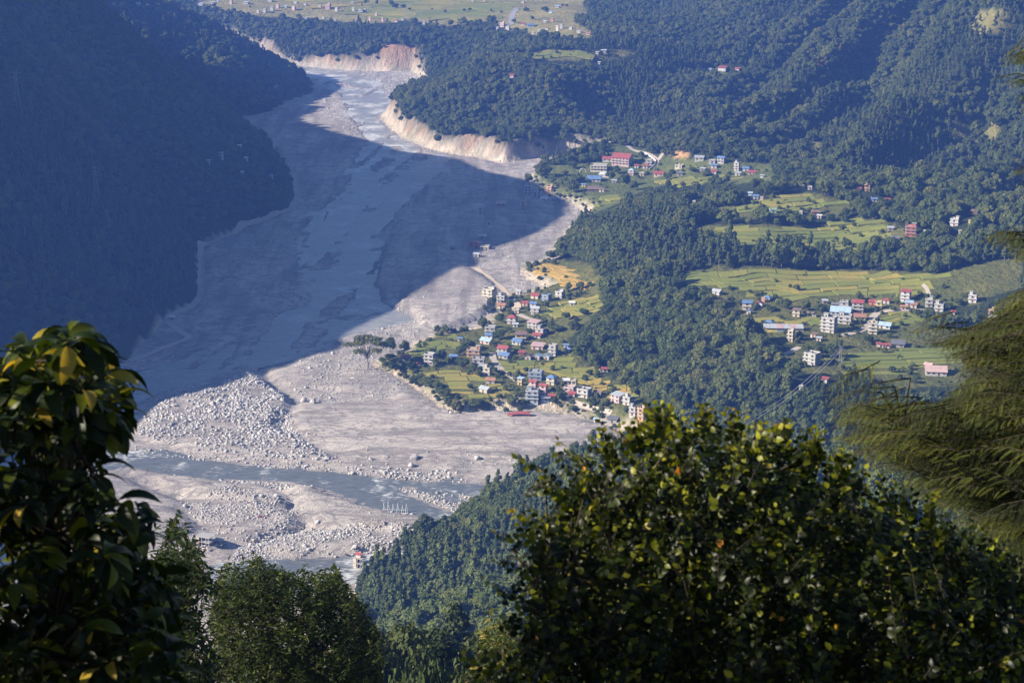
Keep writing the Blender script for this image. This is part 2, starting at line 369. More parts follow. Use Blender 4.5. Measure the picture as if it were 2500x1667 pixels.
def hit(px, py):
    a, b = ray(px, py)
    z = CAMZ + b * _ds; g = Zat(a * _ds, _ds)
    k = np.argmax(z < g)
    if k == 0: k = len(_ds) - 1
    d0, d1 = _ds[k - 1], _ds[k]
    for _ in range(8):
        m = 0.5 * (d0 + d1)
        if CAMZ + b * m < Zat(a * m, m): d1 = m
        else: d0 = m
    return np.array([a * d1, d1, float(Zat(a * d1, d1))])
# ------------------------------------------------------------------ zones (photo pixels)
FA = [(925,885),(1010,838),(1100,806),(1190,745),(1270,690),(1270,645),(1360,635),(1440,642),(1475,690),(1480,730),(1440,780),(1385,830),(1400,860),(1440,895),(1500,930),(1545,960),(1570,985),
      (1640,1040),(1630,1100),(1500,1050),(1400,1012),(1250,1007),(1110,1016),(1060,980),(990,937)]
FB = [(1285,425),(1350,402),(1470,395),(1480,350),(1560,360),(1600,380),(1700,385),(1880,400),(1900,440),(1800,450),(1750,440),(1700,456),(1620,452),(1560,470),(1530,490),(1440,525),(1390,507),(1300,482)]
FC1 = [(1700,520),(1760,505),(1830,500),(1860,478),(1960,466),(2060,490),(2090,505),(2060,530),(1960,522),(1880,525),(1800,545)]
FC2 = [(1660,565),(1700,552),(1760,548),(2000,552),(2060,548),(2090,530),(2140,535),(2180,545),(2260,575),(2200,602),(2050,622),(1990,604),(1830,607),(1720,590)]
FD = [(1640,682),(1710,648),(1850,652),(2200,662),(2290,668),(2380,642),(2500,630),(2500,700),(2400,730),(2400,745),(2260,745),(2250,800),(2400,800),(2440,830),(2400,870),(2380,940),(2280,942),(2200,950),
      (2140,925),(2080,895),(2040,915),(1950,908),(1895,892),(1890,870),(1960,845),(1930,842),(1870,822),(1850,795),(1795,778),(1790,755),(1740,718)]
FE = [(1250,138),(1330,122),(1540,121),(1565,130),(1480,147),(1380,149),(1300,149)]
FF = [(480,-60),(480,10),(560,28),(640,40),(740,46),(900,58),(1000,52),(1090,62),(1200,52),(1250,74),(1300,86),(1440,96),(1450,80),(1400,52),(1435,40),(1425,0),(1425,-60)]
FG = [(1645,180),(1740,168),(1830,166),(1790,186),(1745,197),(1720,188)]
FIELDS = dict(FA=FA, FB=FB, FC1=FC1, FC2=FC2, FD=FD, FE=FE, FF=FF, FG=FG)
SCAR = [(925,135),(940,112),(965,107),(1015,112),(1022,160),(985,172),(955,172)]
SC2 = [[(1965,140),(1990,125),(2005,140),(2010,158),(1998,160),(1990,145)], [(2030,105),(2050,94),(2062,110),(2056,120),(2046,104)], [(1635,372),(1660,370),(1682,376),(1680,386),(1650,386)],
       [(1340,218),(1362,238),(1390,258),(1430,285),(1440,275),(1400,248),(1365,222)]]
px0, py0, dep0 = project(X, Y, ZB)
inF = np.zeros(X.shape, bool)
for p in FIELDS.values(): inF |= in_poly(px0, py0, p)
inScar = in_poly(px0, py0, SCAR)
for p in SC2: inScar |= in_poly(px0, py0, p)
cliffz = ck & (SDF > 0) & (SDF < 13 + 9 * fbm(X / 24, Y / 24, 3, 6)) & ~((px0 > 1020) & (py0 < 240)) & ~LEFTM
NOTREE = (SDF < 6 + 3 * fbm(X / 15, Y / 15, 2, 1)) | inF | inScar | cliffz
# ================================================================== terrain: materials and meshes
def m_ground():
    t = NT("ground_cover", 0.95, 0.1)
    a = t.attr("zone").outputs["Color"]
    n1 = t.noise(0.05, 5); n2 = t.noise(0.6, 4)
    c = t.mix(t.ramp(n1, [(0.35, (0, 0, 0)), (0.7, (1, 1, 1))]), (0.75, 0.8, 0.7), (1.25, 1.15, 1.05))
    c = t.mix(1.0, a, c, 'MULTIPLY'); c = t.mix(0.5, c, t.ramp(n2, [(0.3, (0.45, 0.45, 0.45)), (0.7, (1.4, 1.4, 1.4))]), 'MULTIPLY')
    t.col(c); t.bump(t.math('ADD', n2, t.math('MULTIPLY', t.noise(0.18, 5, stretch=(1, 1, .35)), 3.0)), 0.9, 1.2); return t.m
def m_sand():
    t = NT("flood_sand", 0.95, 0.15)
    p = t.pos()
    big = t.noise(0.011, 5); mid = t.noise(0.09, 5); fine = t.noise(0.9, 4); grit = t.noise(3.0, 3)
    st = t.noise(0.05, 5, stretch=(1.0, 5.0, 1.0, 0.25)); st2 = t.noise(0.16, 4, stretch=(0.5, 4.0, 1.0, -0.15))
    c = t.ramp(big, [(0.32, (0.35, 0.308, 0.272)), (0.5, (0.515, 0.458, 0.40)), (0.7, (0.575, 0.512, 0.448))])
    c = t.mix(t.ramp(mid, [(0.45, (0, 0, 0)), (0.75, (1, 1, 1))]), c, (0.30, 0.28, 0.262))
    c = t.mix(t.ramp(st, [(0.5, (0, 0, 0)), (0.62, (0.75, 0.75, 0.75))]), c, (0.52, 0.465, 0.42))
    c = t.mix(t.ramp(st2, [(0.6, (0, 0, 0)), (0.66, (0.55, 0.55, 0.55))]), c, (0.21, 0.185, 0.17))
    c = t.mix(t.ramp(t.noise(0.35, 3), [(0.58, (0, 0, 0)), (0.7, (0.6, 0.6, 0.6))]), c, (0.33, 0.31, 0.30))
    c = t.mix(0.55, c, t.ramp(fine, [(0.3, (0.62, 0.62, 0.64)), (0.7, (1.25, 1.25, 1.22))]), 'MULTIPLY')
    sx = t.n("ShaderNodeSeparateXYZ"); t.l(p, sx.inputs[0]); far = t.ramp(t.math('DIVIDE', sx.outputs[1], 3000.0), [(0.43, (0, 0, 0)), (0.50, (1, 1, 1))])
    fl = t.mix(far, t.noise(0.10, 6, stretch=(0.16, 1.0, 1, 0.22)), t.noise(0.085, 6, stretch=(1.0, 0.10, 1, 0.12)))
    c = t.mix(t.ramp(fl, [(0.40, (0.7, 0.7, 0.7)), (0.50, (0, 0, 0))]), c, (0.235, 0.21, 0.19)); c = t.mix(t.ramp(fl, [(0.56, (0, 0, 0)), (0.64, (0.7, 0.7, 0.7))]), c, (0.56, 0.50, 0.43))
    for sc_, w_, k_ in ((0.016, 0.020, 0.75), (0.045, 0.028, 0.8), (0.11, 0.024, 0.55)):
        rd = t.math('ABSOLUTE', t.math('SUBTRACT', t.noise(sc_, 3, stretch=(1.0, 1.7, 1.0, 0.4)), 0.5))
        c = t.mix(t.ramp(rd, [(0.0, (k_, k_, k_)), (w_, (0, 0, 0))]), c, (0.20, 0.18, 0.165))
    wet = t.attr("wet").outputs["Fac"]
    c = t.mix(wet, c, (0.15, 0.14, 0.14)); t.col(c)
    h = t.math('ADD', t.math('MULTIPLY', fine, 0.7), t.math('MULTIPLY', grit, 0.35)); h = t.math('ADD', h, t.math('MULTIPLY', st, 1.5))
    t.bump(h, 1.0, 1.3); return t.m
def m_water(name, ca, cb):
    t = NT(name, 0.4, 0.2)
    w1 = t.noise(0.12, 5, stretch=(1, 2.2, 1, 0.3)); w2 = t.noise(0.9, 4)
    foam = t.math('MULTIPLY', t.noise(0.035, 3), t.noise(0.5, 5, stretch=(0.45, 2.2, 1, 0.15)))
    fm = t.attr("rapid").outputs["Fac"]
    f = t.ramp(t.math('ADD', foam, t.math('MULTIPLY', fm, 0.055)), [(0.335, (0, 0, 0)), (0.40, (0.85, 0.85, 0.85))])
    c = t.mix(t.ramp(w1, [(0.3, (0, 0, 0)), (0.7, (1, 1, 1))]), ca, cb)
    t.col(t.mix(f, c, (0.62, 0.62, 0.60)))
    t.l(t.math('ADD', t.math('MULTIPLY', f, 0.4), 0.35), t.b.inputs["Roughness"])
    t.bump(t.math('ADD', t.math('MULTIPLY', w1, 0.9), t.math('MULTIPLY', w2, 0.4)), 0.4, 1.0); return t.m
M_ground, M_sand = m_ground(), m_sand()
M_water = m_water("silty_water", (0.17, 0.175, 0.172), (0.29, 0.283, 0.265)); M_water2 = m_water("clear_grey_water", (0.075, 0.086, 0.088), (0.135, 0.146, 0.142))
ny, nx = X.shape
idx = np.arange(ny * nx).reshape(ny, nx)
quads = np.stack([idx[:-1, :-1], idx[:-1, 1:], idx[1:, 1:], idx[1:, :-1]], -1).reshape(-1, 4)
pts = np.stack([X, Y, HG], -1).reshape(-1, 3)
def fc(m): return (m[:-1, :-1] & m[:-1, 1:] & m[1:, 1:] & m[1:, :-1]).ravel()
def submesh(name, sel, mats):
    q = quads[sel]; u, inv = np.unique(q, return_inverse=True)
    return mesh(name, pts[u], inv.reshape(-1, 4), mats, smooth=True), u
bedf = fc(FL); leftf = fc(LEFTM) & ~bedf
nearf = fc(Y < 1130) & ~bedf & ~leftf & fc((SDF > 0))
restf = ~(bedf | leftf | nearf)
zone = np.zeros(X.shape + (4,)); zone[..., 3] = 1
zone[..., :3] = (0.030, 0.042, 0.016)                               # forest floor
edge_ = (SDF > -3) & (SDF < 11) & ~LEFTM
zone[edge_, :3] = (0.22, 0.19, 0.15)
zone[inF, :3] = (0.112, 0.118, 0.036)
for nm, c in (('FF', (0.25, 0.225, 0.09)), ('FE', (0.17, 0.16, 0.05)), ('FB', (0.11, 0.13, 0.042))):
    zone[in_poly(px0, py0, FIELDS[nm]), :3] = c
zone[cliffz, :3] = (0.22, 0.19, 0.16)
oc = fbm(X / 12, Y / 12, 2, 3) > 0.12
zone[cliffz & oc, :3] = (0.25, 0.185, 0.135)
zone[in_poly(px0, py0, SCAR), :3] = (0.36, 0.22, 0.14)
for k, p in enumerate(SC2): zone[in_poly(px0, py0, p), :3] = [(0.36, 0.12, 0.05), (0.36, 0.12, 0.05), (0.42, 0.27, 0.14), (0.24, 0.20, 0.10)][k]
slopeg = in_poly(px0, py0, [(2360,30),(2470,20),(2470,75),(2380,90)]) | in_poly(px0, py0, [(2320,300),(2440,290),(2440,340),(2330,350)]) | in_poly(px0, py0, [(1970,350),(2010,345),(2010,370),(1980,375)])
zone[slopeg, :3] = (0.17, 0.16, 0.06)
bs = sstep((SDF - 1.5 + 7 * fbm(X / 9, Y / 9, 3, 2)) / 9)[..., None]
sandc = np.array([0.47, 0.41, 0.35]) * (1 + 0.25 * fbm(X / 20, Y / 20, 3, 5))[..., None]
zone[..., :3] = np.where(LEFTM[..., None] & (SDF > -50)[..., None], zone[..., :3], sandc * (1 - bs) + zone[..., :3] * bs)
for nm, sel, mt, lab in (("riverbed", bedf, M_sand, "pale flood sand and gravel bed of the braided river"), ("mountain_slope", leftf, M_ground, "dark shaded mountainside falling to the river"),
                         ("near_slope", nearf, M_ground, "slope below the viewpoint"), ("valley_terrain", restf, M_ground, "terraces, bluffs and hills right of the river and the far plateau")):
    me, u = submesh(nm, sel, [mt])
    pattr(me, "zone", zone.reshape(-1, 4)[u], 'FLOAT_COLOR')
    if nm == "riverbed":
        pattr(me, "wet", np.clip(sstep((4.5 - WS) / 6) * 0.92 + 0.45 * sstep(-SDF / 10) * (fbm(X / 60, Y / 60, 3, 6) > 0.28) * 0.6, 0, 1).ravel()[u])
    tag(link(nm, me), lab, kind="structure")
# the water sheets
WATERZ = ZF - 0.35 + 0.28 * fbm(X / 9, Y / 9, 3, 2)
for k, lab in (('upper', "main grey river winding down the valley"), ('lower', "lower grey river arm below the boulder bar"), ('stream', "white stream at the foot of the near slope")):
    s = sdist(X, Y, P2(WATER[k])); sel = fc(s < 14) & fc(SDF < 8)
    q = quads[sel]; u, inv = np.unique(q, return_inverse=True)
    me = mesh("river", np.c_[pts[u][:, :2], WATERZ.ravel()[u]], inv.reshape(-1, 4), [M_water if k == 'upper' else M_water2], smooth=True)
    rp = np.zeros(X.shape) + (1.0 if k == 'stream' else 0.15) + np.where((px0 > 850) & (py0 > 1150), 0.7, 0) + np.where(py0 < 420, 0.9, 0) + np.where((py0 < 800) & (px0 < 1100), 0.5, 0) + np.where((px0 > 880) & (py0 > 740) & (py0 < 830), .4, 0)
    pattr(me, "rapid", rp.ravel()[u]); tag(link("river" if k != 'stream' else "stream", me), lab, kind="structure")
# ------------------------------------------------------------------ haze: even, pale air round everything
hz = MB(); hz.box(-1500, 1500, -120, 4200, -40, 455)
hm = bpy.data.materials.new("haze_air"); hm.use_nodes = True; ht = hm.node_tree
for nd in list(ht.nodes):
    if nd.type == 'BSDF_PRINCIPLED': ht.nodes.remove(nd)
pv = ht.nodes.new("ShaderNodeVolumePrincipled"); ht.links.new(pv.outputs[0], ht.nodes["Material Output"].inputs["Volume"])
pv.inputs["Color"].default_value = (0.11, 0.235, 0.74, 1); pv.inputs["Density"].default_value = 1.4e-4; pv.inputs["Anisotropy"].default_value = 0.1
tag(hz.build("haze", hm), "thin blue morning haze filling the valley", "haze", kind="stuff")
# ------------------------------------------------------------------ ribbons: roads
M_road = paint((0.42, 0.36, 0.30), 0.95, 0.15, "dirt_road"); M_roadg = paint((0.27, 0.26, 0.25), 0.95, 0.15, "gravel_road"); M_roadl = paint((0.55, 0.44, 0.32), 0.95, 0.1, "sand_road")
def resample(P, step=4.0):
    P = np.asarray(P, float); out = [P[0]]
    for a, b in zip(P[:-1], P[1:]):
        n = max(1, int(np.linalg.norm(b[:2] - a[:2]) / step))
        for k in range(1, n + 1): out.append(a + (b - a) * k / n)
    P = np.array(out)
    for _ in range(3): P[1:-1] = (P[:-2] + 2 * P[1:-1] + P[2:]) / 4
    return P
def road(pxs, w, mat, name, lab, lift=0.35):
    P = resample([hit(*p) for p in pxs])
    T = np.gradient(P[:, :2], axis=0); T /= np.linalg.norm(T, axis=1)[:, None] + 1e-9
    Nn = np.c_[-T[:, 1], T[:, 0]]; V = []
    cen = np.array([Zat(*p[:2]) for p in P])
    for s in (-1, -0.5, 0, 0.5, 1):
        q = P[:, :2] + Nn * s * w / 2 * (1 + 0.12 * np.sin(np.arange(len(P)) * 0.9 + s))[:, None]; V.append(np.c_[q, np.maximum(Zat(q[:, 0], q[:, 1]), cen - 0.4) + lift])
    n = len(P); V = np.concatenate(V); Fq = []
    for k in range(4):
        for i in range(n - 1): Fq.append((k * n + i, k * n + i + 1, (k + 1) * n + i + 1, (k + 1) * n + i))
    return tag(link(name, mesh(name, V, Fq, [mat], smooth=True)), lab, kind="structure")
road([(1105,645),(1150,651),(1182,672),(1211,695),(1232,711),(1233,723),(1246,729),(1260,741),(1262,757)], 7, M_roadl, "dirt_road", "pale dirt road cleared through the mud")
road([(1265,768),(1295,780)], 5, M_road, "village_lane", "short lane between the houses")
road([(1200,862),(1206,881),(1216,896),(1237,913),(1263,931)], 5, M_road, "village_road", "gravel road through the fields")
road([(1380,977),(1392,981),(1412,989),(1454,1003),(1489,1014)], 5, M_road, "lower_road", "gravel road below the village")
road([(700,197),(650,232),(622,262)], 6, M_road, "valley_road", "road cut round the spur")
road([(719,423),(727,486),(708,513),(650,537),(593,552),(566,575),(490,597),(493,653),(490,722),(470,749),(410,774),(413,791),(467,825),(402,848),(306,885)], 6, M_road, "mountain_road", "road along the foot of the dark mountain")
road([(1493,337),(1530,355),(1554,371),(1578,374),(1594,384),(1607,394),(1600,404),(1588,413)], 5, M_road, "hairpin_road", "road bend above the upper village")
road([(1607,392),(1613,385),(1619,374)], 4, M_road, "branch_road", "road leaving the bend")
road([(1890,877),(1917,865),(1953,848)], 5, M_road, "terrace_lane", "lane on the terrace edge")
road([(2057,821),(2115,803),(2130,786),(2135,766),(2147,759),(2200,758),(2257,759)], 6, M_road, "terrace_road", "road through the terrace village")
road([(2252,695),(2262,704),(2271,712),(2268,721)], 3, M_road, "foot_path", "pale path on the field slope")
road([(2099,592),(2104,576)], 2.5, M_road, "field_path", "path between the upper fields")
road([(1247,62),(1250,40),(1264,20)], 9, M_roadg, "plateau_road", "road on the far plateau")
# ================================================================== trees
M_bark = paint((0.10, 0.075, 0.05), 0.95, 0.2, "bark"); M_barkp = paint((0.28, 0.25, 0.21), 0.95, 0.15, "pale_bark")
def m_leafmass(name, stops, trans=0.25):
    t = NT(name, 0.65, 0.25)
    ti = t.attr("tint", 'INSTANCER').outputs["Fac"]; tg = t.attr("leaf").outputs["Fac"]
    oi = t.n("ShaderNodeObjectInfo").outputs["Random"]
    f = t.math('ADD', t.math('MULTIPLY', ti, 0.5), t.math('MULTIPLY', oi, 0.2)); f = t.math('ADD', f, t.math('MULTIPLY', tg, 0.42))
    c = t.ramp(f, stops); t.col(c)
    tr = t.n("ShaderNodeBsdfTranslucent"); t.l(c, tr.inputs[0]); mx = t.n("ShaderNodeMixShader"); mx.inputs[0].default_value = trans
    t.l(t.b.outputs[0], mx.inputs[1]); t.l(tr.outputs[0], mx.inputs[2]); t.l(mx.outputs[0], t.out.inputs[0]); return t.m
M_broad = m_leafmass("broadleaf_foliage", [(0.1, (0.036, 0.054, 0.014)), (0.45, (0.074, 0.102, 0.022)), (0.75, (0.118, 0.140, 0.030)), (1.0, (0.18, 0.17, 0.045))])
M_pine = m_leafmass("pine_needles", [(0.1, (0.036, 0.056, 0.018)), (0.5, (0.074, 0.104, 0.026)), (1.0, (0.135, 0.155, 0.040))], 0.15)
def ico(n):
    import bmesh
    bm = bmesh.new(); bmesh.ops.create_icosphere(bm, subdivisions=n, radius=1.0)
    V = np.array([v.co[:] for v in bm.verts]); Fc = np.array([[v.index for v in f.verts] for f in bm.faces]); bm.free(); return V, Fc
ICO1, ICO2 = ico(1), ico(2)
def rand_rot(n, r):
    q = r.normal(size=(n, 4)); q /= np.linalg.norm(q, axis=1)[:, None]; w, x, y, z = q.T
    return np.stack([np.stack([1 - 2 * (y * y + z * z), 2 * (x * y - z * w), 2 * (x * z + y * w)], -1), np.stack([2 * (x * y + z * w), 1 - 2 * (x * x + z * z), 2 * (y * z - x * w)], -1),
                     np.stack([2 * (x * z - y * w), 2 * (y * z + x * w), 1 - 2 * (x * x + y * y)], -1)], 1)
def scatter(tv, tf, M, P):
    """copies of a small template (verts, faces) with matrices M and positions P, as one vertex / face array"""
    n = len(P); V = np.einsum('nij,kj->nki', M, tv) + P[:, None]
    Fc = (tf[None] + (np.arange(n) * len(tv))[:, None, None]).reshape(-1, tf.shape[1])
    return V.reshape(-1, 3), Fc
CLUMP = (np.array([(-.5, -.28, 0), (.05, -.42, .10), (.5, 0, 0), (.05, .42, .10), (-.5, .28, 0)]) , np.array([[0, 1, 2, 2], [0, 2, 3, 4]]))
def crown(lobes, nleaf, size, r, core=0.88, mat=None):
    """lobed crown: lumpy inner masses carrying many leaf clumps; returns a mesh with a 'leaf' tint"""
    Vs, Fs, T = [], [], []; b = 0
    for (cx, cy, cz, rx, ry, rz) in lobes:
        V, Fc = ICO1; k = 1 + 0.22 * r.normal(size=(len(V), 1)); W = V * k * np.array([rx, ry, rz]) * core + np.array([cx, cy, cz])
        Vs.append(W); Fs.append(np.c_[Fc, Fc[:, 2:]] + b); T.append(np.full(len(W), 0.35)); b += len(W)
    A = np.array([l[3] * l[4] + l[4] * l[5] for l in lobes]); pr = A / A.sum(); L = np.array(lobes)
    wi = r.choice(len(lobes), nleaf, p=pr); d = r.normal(size=(nleaf, 3)); d /= np.linalg.norm(d, axis=1)[:, None]; d[:, 2] = np.where(d[:, 2] < -0.4, -d[:, 2], d[:, 2])
    rad = 0.80 + 0.32 * r.random(nleaf) ** 1.5
    P = L[wi, :3] + d * rad[:, None] * L[wi, 3:]
    s = size * (0.6 + 0.8 * r.random(nleaf))
    # leaf clumps roughly tangent to the lobe, tilted at random
    M = rand_rot(nleaf, r); ax = r.normal(size=(nleaf, 3)) * 0.75; nrm = d + ax; nrm /= np.linalg.norm(nrm, axis=1)[:, None]
    t1 = np.cross(nrm, M[:, :, 0]); t1 /= np.linalg.norm(t1, axis=1)[:, None] + 1e-9; t2 = np.cross(nrm, t1)
    MM = np.stack([t1, t2, nrm], -1) * s[:, None, None]
    V, Fc = scatter(CLUMP[0], CLUMP[1], MM, P); Vs.append(V); Fs.append(Fc + b)
    zt = (P[:, 2] - P[:, 2].min()) / (np.ptp(P[:, 2]) + 1e-6)
    T.append(np.repeat(np.clip(0.25 + 0.5 * r.random(nleaf) + 0.25 * zt, 0, 1), len(CLUMP[0])))
    F_ = np.concatenate(Fs)
    tri = [tuple(f[:3]) if f[2] == f[3] else tuple(f) for f in F_.tolist()]
    me = mesh("crown", np.concatenate(Vs), tri, [mat]); pattr(me, "leaf", np.concatenate(T)); return me
def trunk_mesh(h, r0, limbs, r, mat, lean=0.3):
    mb = MB(); top = Vector((r.normal() * lean, r.normal() * lean, h))
    mb.tube([(0, 0, -0.8), (top.x * .3, top.y * .3, h * .45), top], [r0, r0 * .75, r0 * .35], 6)
    for l in limbs:
        z = h * (0.45 + 0.4 * r.random()); mb.tube([(top.x * z / h, top.y * z / h, z), ((l[0]) * .55, (l[1]) * .55, (z + l[2]) / 2 + .3), (l[0], l[1], l[2])], [r0 * .5, r0 * .33, r0 * .12], 5)
    return mb.mesh("trunk", [mat])
def broad_tpl(seed, h=9.0, w=7.0, n=760, size=0.68):
    r = np.random.default_rng(seed); lobes = []
    k = 7 + seed % 3
    for i in range(k):
        a = 2 * math.pi * i / k + r.random(); q = w * 0.27 * (0.6 + 0.7 * r.random()); rr = w * (0.20 + 0.11 * r.random())
        lobes.append((math.cos(a) * q, math.sin(a) * q, h * (0.42 + 0.34 * r.random()), rr, rr, rr * (0.85 + .3 * r.random())))
    lobes.append((r.normal() * .3, r.normal() * .3, h * 0.80, w * .26, w * .26, h * .2))
    return trunk_mesh(h * .62, 0.22, lobes[:4], r, M_bark), crown(lobes, n, size, r, mat=M_broad)
def pine_tpl(seed, h=15.0, w=5.6, n=760, size=0.68):
    r = np.random.default_rng(seed); lobes = []
    for i in range(9):
        t = i / 8; z = h * (0.36 + 0.58 * t); rr = w * (0.30 - 0.17 * t) * (0.8 + .4 * r.random()); a = r.random() * 6.28; q = w * (0.22 - .18 * t)
        lobes.append((math.cos(a) * q, math.sin(a) * q, z, rr, rr, h * .075))
    return trunk_mesh(h * .9, 0.2, lobes[:3], r, M_barkp, .15), crown(lobes, n, size, r, mat=M_pine)
def umbrella_tpl(seed, h=17.0, w=22.0, n=1800, size=.75):
    r = np.random.default_rng(seed); lobes = []
    for i in range(15):
        a = 2 * math.pi * i / 15 * 2.4 + r.random() * .3; q = w * 0.40 * math.sqrt((i + 1) / 15)
        lobes.append((math.cos(a) * q, math.sin(a) * q, h * (0.90 - 0.20 * (q / (w * .4)) ** 2 + .05 * r.normal()), w * .115, w * .115, h * .06))
    mb = MB(); mb.tube([(0, 0, -1), (.2, .1, h * .2), (-.2, 0, h * .36)], [.55, .45, .40], 7)
    for l in lobes: mb.tube([(-.2, 0, h * (.28 + .08 * r.random())), (l[0] * .45, l[1] * .45, h * .62), (l[0], l[1], l[2])], [.24, .15, .05], 5)
    return mb.mesh("trunk", [M_barkp]), crown(lobes, n, size, r, core=.6, mat=M_broad)
BROAD = [broad_tpl(s, h, w) for s, h, w in ((1, 9, 8.6), (2, 10.5, 9), (3, 8, 9), (4, 12, 8.2), (5, 9.5, 10))]
PINE = [pine_tpl(s, h, w) for s, h, w in ((11, 14, 7), (12, 15.5, 7.5), (13, 12, 7.6))]
def merged(tpl):
    (t, c) = tpl; nv = len(t.vertices)
    V = np.zeros((nv, 3), np.float32); t.vertices.foreach_get("co", V.ravel()); W = np.zeros((len(c.vertices), 3), np.float32); c.vertices.foreach_get("co", W.ravel())
    fs = [tuple(p.vertices) for p in t.polygons] + [tuple(i + nv for i in p.vertices) for p in c.polygons]
    me = mesh("tree_mass", np.concatenate([V, W]), fs, [t.materials[0], c.materials[0]], [0] * len(t.polygons) + [1] * len(c.polygons))
    lf = np.zeros(len(c.vertices), np.float32); c.attributes["leaf"].data.foreach_get("value", lf); pattr(me, "leaf", np.r_[np.zeros(nv), lf]); return me
def instancer(name, P, sc, rotz, tint, which, tpls, tilt=None):
    """one object that scatters template meshes over points (stuff only)"""
    me = bpy.data.meshes.new(name); me.vertices.add(len(P)); me.vertices.foreach_set("co", np.asarray(P, np.float32).ravel())
    sc = np.asarray(sc, float); sc3 = np.c_[sc, sc, sc] if sc.ndim == 1 else sc
    pattr(me, "sc", sc3, 'FLOAT_VECTOR'); rot = np.zeros((len(P), 3)); rot[:, 2] = rotz
    if tilt is not None: rot[:, :2] = tilt
    pattr(me, "rt", rot, 'FLOAT_VECTOR'); pattr(me, "tint", tint); a = me.attributes.new("wh", 'INT', 'POINT'); a.data.foreach_set("value", np.asarray(which, np.int32))
    o = link(name, me); ng = bpy.data.node_groups.new(name, 'GeometryNodeTree')
    ng.interface.new_socket("Geometry", in_out='INPUT', socket_type='NodeSocketGeometry'); ng.interface.new_socket("Geometry", in_out='OUTPUT', socket_type='NodeSocketGeometry')
    N, L = ng.nodes, ng.links; gi = N.new('NodeGroupInput'); go = N.new('NodeGroupOutput'); jn = N.new('GeometryNodeJoinGeometry')
    def na(nm, t):
        q = N.new('GeometryNodeInputNamedAttribute'); q.data_type = t; q.inputs[0].default_value = nm; return q.outputs[0]
    for i, tm in enumerate(tpls):
        to = bpy.data.objects.new(name + "_kind", tm)
        oi = N.new('GeometryNodeObjectInfo'); oi.inputs[0].default_value = to; oi.inputs['As Instance'].default_value = True
        ip = N.new('GeometryNodeInstanceOnPoints'); L.new(gi.outputs[0], ip.inputs['Points']); L.new(oi.outputs['Geometry'], ip.inputs['Instance'])
        cm = N.new('FunctionNodeCompare'); cm.data_type = 'INT'; cm.operation = 'EQUAL'
        s = [x for x in cm.inputs if x.enabled and x.type == 'INT']; L.new(na("wh", 'INT'), s[0]); s[1].default_value = i; L.new(cm.outputs[0], ip.inputs['Selection'])
        L.new(na("rt", 'FLOAT_VECTOR'), ip.inputs['Rotation']); L.new(na("sc", 'FLOAT_VECTOR'), ip.inputs['Scale']); L.new(ip.outputs[0], jn.inputs[0])
    L.new(jn.outputs[0], go.inputs[0]); md = o.modifiers.new("scatter", 'NODES'); md.node_group = ng; return o
FKIND = [merged(t) for t in BROAD + PINE]
def near_grid(mask, x, y):
    i = np.clip(np.round((x - gx[0]) / 4.5).astype(int), 0, len(gx) - 1); j = np.clip(np.searchsorted(gy, y), 0, len(gy) - 1); return mask[j, i]
# ---- forest over everything that is not river bed, field, cliff or village
sxx = np.arange(-900, 1150, 5.7); syy = np.arange(566, 3500, 5.7)
FX, FY = np.meshgrid(sxx, syy); FX = (FX + rng.uniform(-3.1, 3.1, FX.shape)).ravel(); FY = (FY + rng.uniform(-3.1, 3.1, FY.shape)).ravel()
FZ = Zat(FX, FY); fpx, fpy, fd = project(FX, FY, FZ + 5)
ok = (fpx > -90) & (fpx < 2590) & (fpy > -40) & (fpy < 1740) & ~near_grid(NOTREE, FX, FY)
ok &= ~((fd > 2600) & (rng.random(len(FX)) < 0.2))
dn = fbm(FX / 60, FY / 60, 3, 4)
thin = np.where((fpx > 2050) & (fpy < 480), 0.06, 0.0) + np.where(dn < -0.42, 0.35, 0.0)
ok &= rng.random(len(FX)) > thin
ok &= ~near_grid(slopeg, FX, FY) | (rng.random(len(FX)) < 0.25)
ok &= ~((fpx < 850) & (fpy > 1400) & (FX > -330))
# leave the house plots on the wooded slopes open
HOLES = []
# ================================================================== houses
WALLC = dict(W=("white", (0.56, 0.54, 0.51)), C=("cream", (0.68, 0.60, 0.44)), P=("pink", (0.68, 0.46, 0.42)), B=("blue", (0.24, 0.35, 0.50)), S=("pale blue", (0.50, 0.60, 0.68)), G=("grey", (0.40, 0.39, 0.37)),
             Y=("yellow", (0.70, 0.55, 0.16)), R=("coral red", (0.62, 0.16, 0.11)), O=("orange", (0.66, 0.36, 0.16)), N=("brown", (0.26, 0.16, 0.11)), L=("lime green", (0.42, 0.60, 0.20)), M=("mint green", (0.34, 0.62, 0.50)))
ROOFC = dict(r=("red", (0.30, 0.075, 0.065)), b=("blue", (0.12, 0.20, 0.36)), l=("pale blue", (0.34, 0.46, 0.58)), g=("grey", (0.38, 0.40, 0.42)), w=("white", (0.62, 0.62, 0.60)), n=("brown", (0.20, 0.13, 0.10)),
             o=("orange", (0.36, 0.18, 0.11)), k=("dark grey", (0.15, 0.15, 0.16)), p=("pinkish", (0.46, 0.32, 0.30)))
M_conc = paint((0.36, 0.35, 0.33), 0.9, 0.2, "concrete"); M_frame = paint((0.45, 0.42, 0.38), 0.6, 0.1, "window_frame"); M_tank = paint((0.03, 0.03, 0.035), 0.5, 0.1, "tank_plastic")
_g = NT("window_glass", 0.12, 0.6); _g.b.inputs["Base Color"].default_value = (0.025, 0.03, 0.04, 1); M_glass = _g.m
M_door = paint((0.16, 0.08, 0.05), 0.6, 0.15, "door_wood")
